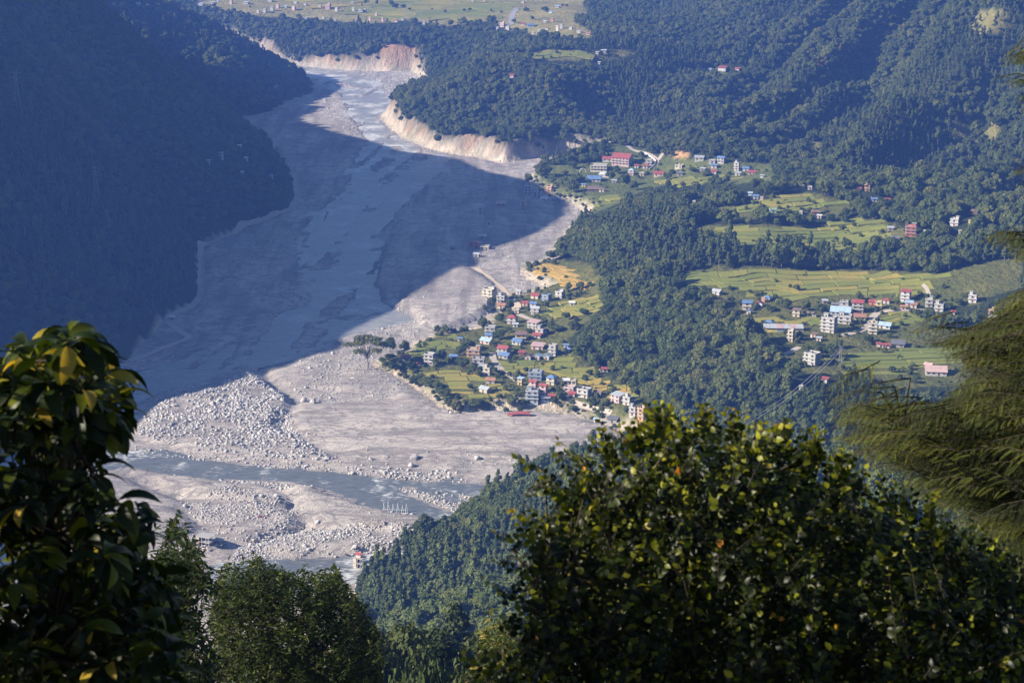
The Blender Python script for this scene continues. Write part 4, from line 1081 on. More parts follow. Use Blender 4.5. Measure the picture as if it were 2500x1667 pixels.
m = MB(); bb = hit(642, 1262); rr = random.Random(3)
for i in range(6): x, y = rr.uniform(-2, 2), rr.uniform(-1, 1); m.box(x - 1, x + 1, y - .4, y + .4, .2 * i, .2 * i + .12)
tag(m.build("roof_debris", roof_mat('r'), None, tuple(bb), (.1, .1, .4)), "scrap of red roofing lying in the gravel left of the sand terrace", "debris")
# ================================================================== forest and single trees
FT = np.array(FOOT)
for fx, fy_, fr in FOOT: ok &= (FX - fx) ** 2 + (FY - fy_) ** 2 > (fr + 2.0) ** 2
ok &= ~(((fpx > 1565) & (fpx < 1625) & (fpy > 365) & (fpy < 420)))
tx_, ty_, _ = project(FX, FY, FZ + 9.5)                       # trees must not stand in front of houses and fields
for k_, pr_ in (('FA', .03), ('FD', .03), ('FB', .06), ('FC1', .5), ('FC2', .45), ('FE', .04), ('FF', .5)):
    ok &= ~(in_poly(tx_, ty_ - 3, FIELDS[k_]) & (rng.random(len(FX)) > pr_))
bx_, by_, _ = project(FX, FY, FZ)
for root_, hpx, cl_, ds_, lb_ in HOUSES:                       # every house keeps an open view towards the valley
    lx, ly, lz = root_.location; qx_, qy_, qf_ = project(lx, ly, lz); wq = 9.0 / qf_ * FPX
    ok &= ~((np.abs(bx_ - qx_) < wq * .75 + 4) & (by_ > qy_ - 3) & (ty_ < qy_ - 4) & (rng.random(len(FX)) > .12))
FX, FY, FZ, fpx, fpy, fd = [a[ok] for a in (FX, FY, FZ, fpx, fpy, fd)]
pinef = fbm(FX / 130, FY / 130, 3, 6) + np.where((fpy > 1060), 0.5, 0) + np.where((fpx > 1500) & (fpy < 400), 0.12, -0.10)
isp = (pinef + 0.35 * (rng.random(len(FX)) - .5)) > 0.15
kind = np.where(isp, 5 + rng.integers(0, 3, len(FX)), rng.integers(0, 5, len(FX)))
scl = 0.86 * (0.58 + 0.78 * rng.random(len(FX))) * np.where(isp, 0.92, 1.0) * (1 + 0.25 * fbm(FX / 45, FY / 45, 2, 2))
scl = np.where((fpx > 1380) & (fpx < 1950) & (fpy > 450) & (fpy < 1000), scl * 1.12, scl)
scl = np.where(fd > 1750, scl * .82, scl) * np.where(rng.random(len(FX)) < .07, 1.4, 1.0)
tint = np.clip(0.45 + 0.7 * fbm(FX / 35, FY / 35, 3, 1) + 0.34 * rng.normal(size=len(FX)), 0, 1)
# the biggest ones in view, on the near slope: trees of their own
near = np.where((fpy > 1075) & (fpx > 780) & (fpx < 1560) & (FY > 640) & (FY < 1120))[0]
near = near[np.argsort(fd[near])]
# keep those the foreground bush does not hide
vis = [i for i in near if not (fpx[i] > 1330 and fpy[i] > 1130) and not (fpx[i] > 1180 and fpy[i] > 1560)][:240]
single = np.zeros(len(FX), bool); single[vis] = True
def tree(x, y, z, k, s, rz, label, group, name=None, cat="tree", sx=None):
    t, c = (BROAD + PINE)[k] if isinstance(k, int) else k
    o = link(name or ("pine_tree" if (isinstance(k, int) and k > 4) else "broadleaf_tree"), None, None, (x, y, z), (0, 0, rz), s if isinstance(s, tuple) else (s, s, s)); o.empty_display_size = .5
    tag(o, label, cat, group); link("trunk", t, o); link("crown", c, o)["tint"] = min(1.0, max(0.0, random.gauss(.45, .22))); return o
for i in vis:
    k = int(kind[i]); p = k > 4
    tree(FX[i], FY[i], FZ[i], k, float(scl[i]), random.random() * 6.28, "dark green pine in the dense forest on the near slope" if p else "rounded broadleaf tree in the dense forest on the near slope",
         "forest pines on the near slope" if p else "forest broadleaf trees on the near slope")
rem = ~single
o = instancer("forest", np.c_[FX, FY, FZ][rem], scl[rem], rng.random(rem.sum()) * 6.28, tint[rem], kind[rem], FKIND); tag(o, "dense forest covering the bluffs and mountainsides", "forest", kind="stuff")
def ptree(px, py, h, w, k=None, label=None, group=None, base=None, name=None):
    b = hit(px, py) if base is None else base; mpp = (b[1] * cp + (CAMZ - b[2]) * sp_) / FPX
    k = random.randrange(5) if k is None else k; t, c = (BROAD + PINE)[k] if isinstance(k, int) else k
    co = np.zeros((len(c.vertices), 3), np.float32); c.vertices.foreach_get("co", co.ravel())
    sz = h * mpp / co[:, 2].max(); sx = w * mpp / (np.ptp(co[:, 0]) * .95)
    return tree(b[0], b[1], float(b[2]), k, (sx, sx, sz), random.random() * 6.28, label, group, name)
UMB = umbrella_tpl(31)
ptree(897, 901, 84, 108, UMB, "wide umbrella-shaped tree with bare forked trunk at the mud edge", name="umbrella_tree")
VT = {"village trees at the mud edge": [(1068,815,23,20),(1087,815,24,22),(1102,811,10,10),(1183,757,15,14),(1179,803,31,24),(1202,746,22,20),(953,858,38,28),(987,862,34,28),(972,903,28,42),(950,882,20,26),(1000,905,20,24),(1014,942,28,36),
       (1037,946,28,36),(1068,954,26,28),(1050,948,22,24),(1087,980,34,34),(1114,1003,32,28),(1096,996,32,30),(1030,930,16,20),(1075,965,24,26)],
      "trees between the nearer village houses": [(1244,757,28,22),(1221,788,24,16),(1141,853,28,42),(1125,866,22,28),(1050,868,20,35),(1078,884,34,26),(1063,892,20,20),(1095,890,20,20),(1133,899,26,32),(1152,914,25,26),(1166,918,16,18),(1162,996,22,34),(1198,987,22,10),(1248,996,32,28),(1263,960,16,14),
       (1275,992,20,22),(1366,980,28,20),(1332,754,22,22),(1310,781,16,20),(1328,792,18,20),(1359,808,15,40),(1345,800,14,24),(1217,828,24,34),(1240,812,16,20),(1244,918,12,12),(1265,918,15,14),(1215,780,14,14),(1285,990,14,20),(1352,986,14,16),(1402,1000,12,20),(1440,985,14,22),(1475,990,14,20),(1260,860,12,16),
       (1205,845,14,18),(1290,812,12,20),(1372,900,8,9)],
      "trees on the fields by the bluff": [(1389,711,24,18),(1416,707,20,22),(1401,727,9,8),(1427,719,10,8),(1382,781,20,22),(1091,849,8,8),(1400,800,18,30),(1425,770,18,24),(1290,648,10,14),(1310,646,12,12),(1330,642,10,12),(1350,645,12,18),(1440,700,14,16),(1470,940,9,14),(1488,945,8,16)],
      "trees in the upper village": [(1325,440,38,44),(1290,447,25,22),(1350,450,24,28),(1398,412,18,26),(1380,430,14,18),(1375,456,26,30),(1395,470,34,34),(1410,445,20,36),(1490,440,24,24),(1505,425,22,20),(1525,455,34,30),(1545,465,26,26),(1320,472,14,20),(1640,425,12,18),(1690,420,12,20),(1725,428,12,24),(1780,428,10,14),(1815,430,8,12),(1565,385,16,18),(1630,440,18,22)],
      "trees on the terrace fields": [(1929,704,12,9),(1944,710,17,18),(2097,734,21,22),(1918,754,26,36),(1900,748,18,14),(1967,757,26,28),(2002,761,22,30),(2021,761,18,24),(2117,838,25,30),(1832,800,38,16),(2178,910,18,20),(1970,872,34,34),(2000,874,34,36),(2030,874,38,38),(2048,850,24,26),(1879,761,16,20),(1952,830,22,22),(1890,756,10,14),(2041,590,14,11),(1958,584,9,8),
       (2067,608,26,26),(2101,580,12,12),(2055,562,14,22),(2240,775,22,26),(2270,780,26,34),(2300,790,26,34),(2335,795,26,36),(2365,790,24,32),(2280,800,18,26),(2180,760,14,18),(2190,745,14,16),(2258,742,16,16),(2340,745,18,26),(2365,735,20,24),(2315,755,18,24),(2080,800,14,16),(2095,805,10,14),(1870,806,8,12),(2210,775,10,12),(2200,795,12,14),(1830,716,10,14),(1805,745,14,22),(1785,738,16,20),(2195,925,14,18),(2230,935,16,20)],
      "lone trees on the far plateau": [(1055,26,6,6),(1087,33,9,9),(1133,30,9,9),(1147,28,9,10),(1199,31,10,6),(893,12,14,10),(920,13,14,8),(965,22,14,18),(985,22,12,16),(1000,27,8,8),(1224,33,7,8),(1285,30,12,16),(1330,30,14,20),(1300,50,10,10),(1255,58,12,12),(955,14,14,14)]}
for g, L in VT.items():
    order = sorted(range(len(L)), key=lambda i: L[i][0])
    for n_, i in enumerate(order):
        q = L[i]; nw = (ORD + ["fourteenth", "fifteenth", "sixteenth", "seventeenth", "eighteenth", "nineteenth"])[n_] if n_ < 19 else (("twentieth", "thirtieth", "fortieth")[(n_ + 1) // 10 - 2] if (n_ + 1) % 10 == 0 else ("twenty", "thirty", "forty")[(n_ + 1) // 10 - 2] + "-" + ORD[(n_ + 1) % 10 - 1])
        sz_ = "tall" if q[2] > 27 else "small" if q[2] < 13 else "round"
        ptree(*q, label="%s leafy tree, %s from left of the %s" % (sz_, nw, g), group=g)
# ------------------------------------------------------------------ paddies: every plot a piece of its own
def m_paddy():
    t = NT("rice_crop", 0.9, 0.1); oi = t.n("ShaderNodeObjectInfo").outputs["Random"]; pn = t.noise(0.006, 3)
    f = t.math('ADD', t.math('MULTIPLY', oi, 0.55), t.math('MULTIPLY', t.math('SUBTRACT', pn, 0.5), 1.6)); f = t.math('ADD', f, 0.12)
    c = t.ramp(f, [(0.05, (0.15, 0.175, 0.036)), (0.4, (0.20, 0.205, 0.044)), (0.68, (0.28, 0.235, 0.052)), (0.92, (0.38, 0.26, 0.06))])
    c = t.mix(0.5, c, t.ramp(t.noise(0.35, 5), [(0.3, (0.72, 0.74, 0.7)), (0.7, (1.2, 1.18, 1.15))]), 'MULTIPLY'); t.col(c); t.bump(t.noise(1.2, 3), .4, .5); return t.m
M_paddy = m_paddy()
_gd = NT("ripe_rice", 0.9, 0.1); _gd.col(_gd.ramp(_gd.noise(0.3, 5), [(0.3, (0.26, 0.18, 0.05)), (0.7, (0.42, 0.28, 0.075))])); M_gold = _gd.m
NP = 0
def paddies(name, poly, du, dv, ang, label, lim, seed, keep=None, step=0.3, inset=.5):
    """warped grid of plots with sunken paths between them"""
    global NP
    r = np.random.default_rng(seed); du *= .78; dv *= .78; lim = int(lim * 1.6); W = np.array([hit(*p) for p in poly]); c = W[:, :2].mean(0); ca, sa = math.cos(ang), math.sin(ang)
    L = (W[:, :2] - c) @ np.array([[ca, -sa], [sa, ca]]); nu = int(np.ptp(L[:, 0]) / du) + 1; nv = int(np.ptp(L[:, 1]) / dv) + 1
    root = None; loc = np.array((c[0], c[1], float(Zat(*c)))); k = 0
    def warp(u, v): return u + dv * .8 * vnoise(u / (du * 2.2), v / (dv * 4), seed), v + dv * .9 * vnoise(u / (du * 1.1) + 5, v / (dv * 3.0), seed + 1)
    for j in range(nv):
        off = r.random() * du
        for i in range(-1, nu):
            u0 = L[:, 0].min() + i * du + off; v0 = L[:, 1].min() + j * dv
            if k >= lim: return
            us = u0 + inset + np.array([0, .25, .5, .75, 1]) * (du - 2 * inset); vs_ = v0 + inset + np.array([0, .5, 1]) * (dv - 2 * inset)
            UU_, VV_ = np.meshgrid(us, vs_); a, bb = warp(UU_, VV_); x = c[0] + a * ca - bb * -sa * -1; y = c[1] + a * sa + bb * ca
            x = c[0] + a * ca - bb * sa
            z = Zat(x, y); qx, qy, _ = project(x, y, z)
            if in_poly(qx, qy, poly).sum() < 8: continue
            if (near_grid(SDF, x, y) < 5).any(): continue
            if np.any([((x - f[0]) ** 2 + (y - f[1]) ** 2 < (f[2] * .5) ** 2).any() for f in FOOT]): continue
            zt = (z.mean() * .55 + z * .45) + 0.25 + r.random() * step; zt = np.maximum(zt, z + .15)
            V = np.stack([x, y, zt], -1).reshape(-1, 3) - loc; Fq = [(q * 5 + p_, q * 5 + p_ + 1, q * 5 + p_ + 6, q * 5 + p_ + 5) for q in range(2) for p_ in range(4)]
            rim = [0, 1, 2, 3, 4, 9, 14, 13, 12, 11, 10, 5]; nb = len(V); V = np.concatenate([V, V[rim] - (0, 0, 1.2)])
            Fq += [(rim[q], nb + q, nb + (q + 1) % 12, rim[(q + 1) % 12])[::-1] for q in range(12)]
            if root is None: root = link(name, None, None, tuple(loc)); tag(root, label, kind="structure")
            link("paddy", mesh("paddy", V, Fq, [M_gold if name == "golden_terraces" else M_paddy], smooth=False), root); k += 1; NP += 1
paddies("village_paddies", [(1020,842),(1105,815),(1140,830),(1125,860),(1060,865),(990,868)], 22, 13, .15, "small green paddies left of the village", 20, 1)
paddies("front_paddies", [(1010,915),(1110,905),(1200,925),(1260,950),(1260,985),(1120,995),(1060,960)], 17, 9.5, .1, "yellowing paddies in front of the village", 60, 2)
paddies("middle_paddies", [(1215,890),(1400,868),(1440,900),(1540,960),(1560,985),(1500,975),(1400,940),(1290,915),(1260,925),(1225,905)], 20, 10.5, -.1, "green and gold paddies between village and forest", 70, 3)
paddies("golden_terraces", [(1275,655),(1300,645),(1365,645),(1420,675),(1430,700),(1380,712),(1320,690)], 26, 6.5, -1.0, "golden stepped rice terraces at the forest edge", 60, 4)
paddies("edge_paddies", [(1380,735),(1440,715),(1470,735),(1430,780),(1385,775),(1330,770)], 26, 12, .2, "green paddies above the village", 20, 5)
paddies("lower_paddies", [(1420,985),(1480,990),(1520,1010),(1510,1030),(1440,1000)], 16, 8, .1, "small paddies below the road", 10, 6)
paddies("wide_paddies", [(1655,680),(1712,652),(1850,655),(2200,665),(2290,672),(2250,725),(2190,728),(2100,722),(1950,735),(1900,738),(1840,730),(1760,712)], 30, 13, .0, "wide green and gold paddies on the terrace", 140, 7)
paddies("terrace_paddies", [(1800,775),(1940,778),(2020,775),(2020,800),(1870,800),(1850,795)], 24, 14, .05, "green paddies in front of the terrace village", 18, 8)
paddies("right_paddies", [(2150,765),(2260,765),(2240,800),(2190,790),(2150,785)], 20, 11, .1, "paddies right of the road bend", 14, 9)
paddies("striped_paddies", [(2070,890),(2130,860),(2250,850),(2380,845),(2400,880),(2280,895),(2200,930),(2110,905)], 60, 8, .08, "long striped paddies below the terrace village", 26, 10)
paddies("white_house_paddies", [(1900,885),(1950,875),(2040,890),(2040,908),(1950,905)], 26, 14, .1, "green plot round the white modern house", 8, 11)
paddies("upper_paddies", [(1670,568),(1760,552),(2000,555),(2090,535),(2180,550),(2210,592),(2050,615),(1990,600),(1830,603)], 40, 15, .05, "upper paddies behind the tree belt", 44, 12)
paddies("high_paddies", [(1790,520),(1860,482),(1960,470),(2060,495),(2040,522),(1880,520)], 34, 15, .05, "highest paddies below the mountain", 22, 13)
paddies("school_paddies", [(1380,505),(1440,480),(1530,478),(1510,495),(1440,520)], 26, 14, .2, "paddies below the upper village", 12, 14)
paddies("hillside_paddies", [(1600,440),(1640,420),(1800,438),(1740,445),(1690,453),(1620,450)], 28, 14, .0, "green plots in front of the upper village", 14, 15)
paddies("plateau_paddies", [(700,0),(1200,-10),(1240,30),(1200,48),(1090,58),(900,40),(760,20)], 90, 40, .0, "wide pale paddies on the far plateau", 30, 16)
paddies("clearing_paddies", [(1262,138),(1340,126),(1540,124),(1470,143),(1320,146)], 50, 24, .0, "long pale field in a forest clearing", 10, 17)
# hedges, scrub and banks: low bushes round villages and along field edges
hx, hy = [], []
for k, p in FIELDS.items():
    if k == 'FF': n_ = 260
    elif k in ('FA',): n_ = 950
    elif k == 'FD': n_ = 600
    else: n_ = 320
    W = np.array(p, float); lo, hi_ = W.min(0), W.max(0); q = 0
    while q < n_:
        a, bb = rng.uniform(lo[0], hi_[0]), rng.uniform(lo[1], hi_[1])
        if not in_poly(np.array([a]), np.array([bb]), p)[0]: q += .2; continue
        g = hit(a, bb); q += 1
        dist_h = np.sqrt(((FT[:, :2] - g[:2]) ** 2).sum(1)) - FT[:, 2]
        if dist_h.min() < -0.5: continue
        if dist_h.min() < 9 or rng.random() < 0.10: hx.append(g)
for i in range(1500):                                     # scrub along the flood's edge
    k = rng.integers(8, NB - 3); a, bb = FLOOR[k], FLOOR[k + 1]; t = rng.random(); e = np.array(a) * (1 - t) + np.array(bb) * t; nrm = np.array([bb[1] - a[1], a[0] - bb[0]]); nrm = nrm / (np.linalg.norm(nrm) + 1e-6)
    g = e[:2] + nrm * rng.uniform(-16, 16)
    if 4 < near_grid(SDF, g[0:1], g[1:2])[0] < 15 and not near_grid(ck, g[0:1], g[1:2])[0] and (((FT[:, :2] - g) ** 2).sum(1) > FT[:, 2] ** 2).all(): hx.append(np.r_[g, Zat(*g)])
hx = np.array(hx)
o = instancer("scrub", hx - (0, 0, .9), 0.15 + 0.34 * rng.random(len(hx)) ** 2.0, rng.random(len(hx)) * 6.28, np.clip(.55 + .3 * rng.normal(size=len(hx)), 0, 1), rng.integers(0, 5, len(hx)), FKIND[:5]); tag(o, "low scrub and hedges between houses and along banks", "scrub", kind="stuff")
# ------------------------------------------------------------------ boulders
def m_rock():
    t = NT("pale_boulder", 0.9, 0.2); oi = t.n("ShaderNodeObjectInfo").outputs["Random"]; ti = t.attr("tint", 'INSTANCER').outputs["Fac"]
    f = t.math('FRACT', t.math('ADD', oi, ti)); c = t.ramp(f, [(0.0, (0.28, 0.27, 0.26)), (0.5, (0.43, 0.41, 0.385)), (0.85, (0.53, 0.505, 0.47)), (1.0, (0.36, 0.31, 0.26))])
    c = t.mix(.5, c, t.ramp(t.noise(1.2, 4), [(.3, (.6, .6, .6)), (.7, (1.2, 1.2, 1.2))]), 'MULTIPLY'); t.col(c); t.bump(t.noise(2.5, 4), .5, .3); return t.m
M_rock = m_rock(); ROCK = []
for s in range(6):
    r = np.random.default_rng(40 + s); V, Fc = (ICO2 if s < 3 else ICO1); d = r.normal(size=(9, 3)); d /= np.linalg.norm(d, axis=1)[:, None]; h = .62 + .3 * r.random(9)
    W = V.copy()
    for a, b in zip(d, h): q = W @ a; W = W - np.maximum(q - b, 0)[:, None] * a          # facets cut off a ball
    W = W * np.array([1, .8 + .2 * r.random(), .62 + .2 * r.random()]); ROCK.append(mesh("boulder", W, Fc, [M_rock]))
BZ = [([(330,1060),(380,992),(520,955),(600,908),(690,962),(700,1020),(740,1080),(830,1132),(700,1126),(480,1106)], 8000, 2.4, 1),
      ([(520,960),(600,915),(690,965),(700,1000),(740,1075),(800,1110),(640,1100),(560,1030)], 2200, 2.6, 1),
      ([(320,1088),(480,1108),(767,1134),(1000,1158),(1150,1172),(1140,1180),(980,1170),(770,1149),(480,1122),(326,1103)], 1500, 1.8, 0),
      ([(975,1192),(1050,1196),(1190,1208),(1190,1240),(1130,1258),(1050,1228)], 1300, 1.6, 0),
      ([(330,1154),(480,1166),(700,1183),(800,1215),(900,1238),(1020,1256),(980,1262),(760,1205),(700,1200),(640,1200),(480,1176)], 4200, 1.8, 0),
      ([(560,1205),(720,1235),(740,1290),(640,1330),(520,1300),(440,1240)], 3200, 1.6, 0), ([(600,1310),(760,1290),(800,1340),(700,1375),(560,1370)], 2600, 1.4, 0),
      ([(680,895),(800,855),(900,850),(930,900),(1000,960),(900,985),(760,985),(700,940)], 2600, 1.3, 0), ([(760,1290),(960,1300),(1040,1310),(980,1340),(800,1362)], 2400, 1.7, 0),
      ([(790,238),(850,250),(890,300),(905,340),(860,335),(800,290)], 1200, 2.2, 0), ([(880,178),(1020,180),(1000,225),(950,245),(930,210)], 1300, 2.4, 0),
      ([(690,700),(760,715),(760,745),(650,780),(690,740)], 500, 2.0, 0), ([(460,590),(700,540),(745,580),(740,660),(600,640),(520,640)], 900, 1.5, 0), ([(430,930),(640,880),(740,855),(600,900),(480,945),(330,1000)], 1200, 1.6, 0),
      ([(850,330),(1000,360),(960,440),(860,420)], 400, 1.8, 0), ([(1000,770),(1060,800),(980,830),(900,815)], 500, 1.4, 0), ([(900,1140),(1120,1150),(1100,1175),(920,1165)], 350, 2.4, 0), ([(1000,340),(1280,400),(1200,400),(1040,370)], 260, 2.0, 0),
      ([(965,752),(985,758),(1045,795),(1035,805),(990,775)], 500, 1.5, 0), ([(700,160),(900,185),(950,230),(840,215),(720,180)], 500, 2.0, 0)]
bp, bs, big = [], [], []
for poly, n_, smax, isbig in BZ:
    W = np.array([floor_pt(*p)[:2] for p in poly]); lo, hi_ = W.min(0), W.max(0); m_ = 0; tries = 0
    A = rng.uniform(lo, hi_, (n_ * 5, 2)); A = A[in_poly(A[:, 0], A[:, 1], W)]; cl = fbm(A[:, 0] / 16, A[:, 1] / 16, 3, 5) + .6 * rng.random(len(A)); A = A[cl > .12][:n_]
    A = A[near_grid(WS, A[:, 0], A[:, 1]) > -.5]
    s = .26 + smax * .5 * rng.random(len(A)) ** 4.2 + (rng.random(len(A)) < .012) * rng.random(len(A)) * 1.3; bp.append(A); bs.append(s)
A = rng.uniform((-420, 940), (330, 2100), (18000, 2)); A = A[(near_grid(SDF, A[:, 0], A[:, 1]) < -2) & (near_grid(WS, A[:, 0], A[:, 1]) > 1)]; A = A[fbm(A[:, 0] / 30, A[:, 1] / 30, 3, 2) > -.05]
bp.append(A); bs.append(.22 + .9 * rng.random(len(A)) ** 5)
bp = np.concatenate(bp); bs = np.concatenate(bs); bz = Zat(bp[:, 0], bp[:, 1]); qx, qy, qd = project(bp[:, 0], bp[:, 1], bz)
v_ = (qx > 60) & (qx < 1650) & (qy > 100) & (qy < 1500); bp, bs, bz, qx, qy, qd = [a[v_] for a in (bp, bs, bz, qx, qy, qd)]
app = bs / qd * ((qx > 320) | (qy < 1000)) * (qy < 1390); sel = np.argsort(-app)[:300]; isb = np.zeros(len(bp), bool); isb[sel] = True
for i in sel:
    zonel = "between the two river arms" if 900 < qy[i] < 1150 and qx[i] < 850 else "on the near gravel below the lower river arm" if qy[i] >= 1150 else "on the gravel bars upstream" if qy[i] < 420 else "on the mud flats beside the main river"
    o = link("boulder", ROCK[random.randrange(6)], None, (bp[i, 0], bp[i, 1], bz[i] + bs[i] * .25), (random.uniform(-.4, .4), random.uniform(-.4, .4), random.random() * 6.28), (bs[i],) * 3)
    tag(o, "pale boulder lying among many alike " + zonel, "boulder", "boulders " + zonel)
for px, py, s, lab in ((740, 982, 3.0, "largest pale boulder right of the shaded side channel"), (763, 985, 2.6, "second large pale boulder beside the side channel"), (1012, 1123, 3.4, "white flat-topped boulder on the mud fan"), (1165, 1122, 2.4, "lone grey boulder on the smooth mud fan"), (1003, 1140, 2.6, "rounded pale boulder at the river bank group"),
                       (775, 1279, 2.0, "lone white boulder on the near sand flat"), (1100, 1009, 1.4, "dark rock at the village mud edge"), (862, 1159, 2.2, "boulder half in the lower river arm"), (905, 1122, 1.6, "small boulder alone on the mud above the river")):
    b = hit(px, py); o = link("boulder", ROCK[random.randrange(3)], None, (b[0], b[1] + s * .5, b[2] + s * .3), (.1, .2, random.random() * 6), (s,) * 3); tag(o, lab, "boulder", "boulders singled out on the bed")
r_ = ~isb
o = instancer("river_stones", np.c_[bp, bz + bs * .2][r_], bs[r_], rng.random(r_.sum()) * 6.28, rng.random(r_.sum()), rng.integers(0, 6, r_.sum()), ROCK, rng.uniform(-.5, .5, (r_.sum(), 2))); tag(o, "countless pale stones and gravel strewn over the river bed", "stones", kind="stuff")
# ================================================================== foreground foliage
def at(px, py, d): return np.array(atd(px, py, d))
def leaf_shape(L, W, curl=0.5, fold=0.25, ns=5, tip=1.0):
    V = []; Fc = []
    for i in range(ns + 1):
        t = i / ns; w = W / 2 * max(0.03, math.sin(math.pi * min(1, t ** tip * 0.97 + .02)) ** 0.8); a = curl * t
        x = L * (math.sin(a) / curl * 1.0 if curl > .01 else t); z = -L * ((1 - math.cos(a)) / curl if curl > .01 else 0)
        V += [(x, w, z + fold * w), (x, 0, z), (x, -w, z + fold * w)]
    for i in range(ns):
        for k in (0, 1): Fc.append((3 * i + k, 3 * i + k + 1, 3 * i + k + 4, 3 * i + k + 3)[::-1])
    return np.array(V), np.array(Fc)
def m_leaf(name, stops, rough=0.45, trans=0.40, spec=0.22):
    t = NT(name, rough, spec); f = t.attr("leaf").outputs["Fac"]; c = t.ramp(f, stops)
    c = t.mix(.4, c, t.ramp(t.noise(40, 3), [(.3, (.7, .7, .7)), (.7, (1.2, 1.2, 1.2))]), 'MULTIPLY'); t.col(c)
    tr = t.n("ShaderNodeBsdfTranslucent"); t.l(t.mix(1.0, c, (1.5, 1.35, .5), 'MULTIPLY'), tr.inputs[0]); mx = t.n("ShaderNodeMixShader"); mx.inputs[0].default_value = trans
    t.l(t.b.outputs[0], mx.inputs[1]); t.l(tr.outputs[0], mx.inputs[2]); t.l(mx.outputs[0], t.out.inputs[0]); return t.m
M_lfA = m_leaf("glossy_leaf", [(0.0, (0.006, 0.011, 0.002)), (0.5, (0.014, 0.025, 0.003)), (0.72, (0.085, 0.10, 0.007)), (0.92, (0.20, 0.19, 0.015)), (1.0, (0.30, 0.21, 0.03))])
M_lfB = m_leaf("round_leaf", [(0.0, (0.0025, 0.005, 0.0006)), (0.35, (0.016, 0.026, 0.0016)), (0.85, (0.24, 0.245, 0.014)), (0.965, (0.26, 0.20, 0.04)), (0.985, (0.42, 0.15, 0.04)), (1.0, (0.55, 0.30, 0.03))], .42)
M_lfC = m_leaf("narrow_leaf", [(0.0, (0.010, 0.019, 0.004)), (0.6, (0.026, 0.042, 0.008)), (0.95, (0.11, 0.13, 0.03)), (1.0, (0.22, 0.17, 0.04))], .5)
M_frond = m_leaf("feathery_leaflet", [(0.0, (0.007, 0.013, 0.002)), (0.45, (0.034, 0.048, 0.006)), (0.95, (0.135, 0.145, 0.016)), (1.0, (0.14, 0.09, 0.02))], .6, .35, .2)
M_twig = paint((0.035, 0.026, 0.018), .9, .2, "twig_bark")
def frame(dirs, up):
    x = dirs / (np.linalg.norm(dirs, axis=1)[:, None] + 1e-9); y = np.cross(up, x); y /= np.linalg.norm(y, axis=1)[:, None] + 1e-9; z = np.cross(x, y); return np.stack([x, y, z], -1)
def poly_pts(poly, n, r):
    W = np.array(poly, float); A = r.uniform(W.min(0), W.max(0), (n * 6, 2)); return A[in_poly(A[:, 0], A[:, 1], poly)][:n]
def leaves_obj(root, shape, mat, M, P, tint, nsingle, name="leaf", order=None):
    """the leaves that show largest become parts of their own, the rest one mass"""
    tv, tf = shape; n = len(P); dist = np.linalg.norm(P - np.array([0, 0, CAMZ]), axis=1); fx, fy, _ = project(P[:, 0], P[:, 1], P[:, 2])
    sc = dist + np.where((fx > 5) & (fx < 2495) & (fy < 1655), 0, 100)
    if order is not None: sc = sc + order
    sel = np.argsort(sc)[:nsingle]; one = np.zeros(n, bool); one[sel] = True; loc = np.array(root.location)
    bins = {}
    for i in sel:
        k = int(tint[i] * 11)
        if k not in bins: bins[k] = mesh(name, tv, tf, [mat], smooth=True); pattr(bins[k], "leaf", np.full(len(tv), (k + .5) / 11))
        m4 = np.eye(4); m4[:3, :3] = M[i]; m4[:3, 3] = P[i] - loc; o = link(name, bins[k], root); o.matrix_local = Matrix(m4.tolist())
    rest = ~one
    if rest.any():
        V, Fc = scatter(tv, tf, M[rest], P[rest] - loc); me = mesh("leaf_mass", V, Fc, [mat], smooth=True); pattr(me, "leaf", np.repeat(tint[rest], len(tv)))
        link("leaf_mass", me, root)["kind"] = "stuff"
def stems(root, segs, name="branch"):
    m = MB(); loc = np.array(root.location)
    for P, r0, r1 in segs: n = len(P); m.tube([np.array(p) - loc for p in P], [r0 + (r1 - r0) * i / (n - 1) for i in range(n)], 5)
    o = m.build(name, M_twig, root, smooth=True); o["kind"] = "stuff"; return o
def droop(a, b, k):
    a, b = np.array(a), np.array(b); m = (a + b) / 2; m[2] += k; return [a, m, b]
# ---- the big-leaved shrub on the left
r = np.random.default_rng(3)
POLY_L = [(-20,930),(20,860),(60,840),(120,850),(165,805),(215,835),(260,870),(300,950),(300,1040),(262,1075),(232,1050),(225,1085),(240,1130),(300,1180),(340,1200),(345,1260),(380,1330),(430,1400),(400,1470),(440,1560),(470,1700),(-40,1700)]
cl = [(c[0], c[1], d) for c, d in zip([(165,835),(140,850),(200,860),(60,880),(95,870),(245,930),(280,970),(120,940),(40,960),(200,960),(270,1010),(85,1010),(160,1040),(240,1000),(60,1100),(190,1110),(30,1150),(110,1180),(160,1200),(215,1225),(290,1225),(330,1240),(60,1240),(230,1290),(150,1270),(100,1330),(40,1380),(180,1370),(250,1360)],
      r.uniform(5.2, 5.9, 29))]
A = np.concatenate([poly_pts(POLY_L, 150, r), poly_pts([(10,900),(60,850),(165,810),(250,870),(295,960),(290,1040),(150,1080),(20,1050)], 70, r)]); cl += [(a[0], a[1], d) for a, d in zip(A, r.uniform(5.4, 7.2, len(A)))]
A = poly_pts([(-10,1250),(150,1230),(300,1300),(400,1400),(420,1700),(-40,1700)], 120, r); cl += [(a[0], a[1], d) for a, d in zip(A, r.uniform(5.7, 7.6, len(A)))]
A = poly_pts([(-1000,560),(-620,600),(-330,780),(-60,1010),(-60,1750),(-1000,1750)], 520, r); cl += [(a[0], a[1], d) for a, d in zip(A, r.uniform(4.6, 7.0, len(A)))]  # unseen foliage left of the frame, added to shade the lower foreground
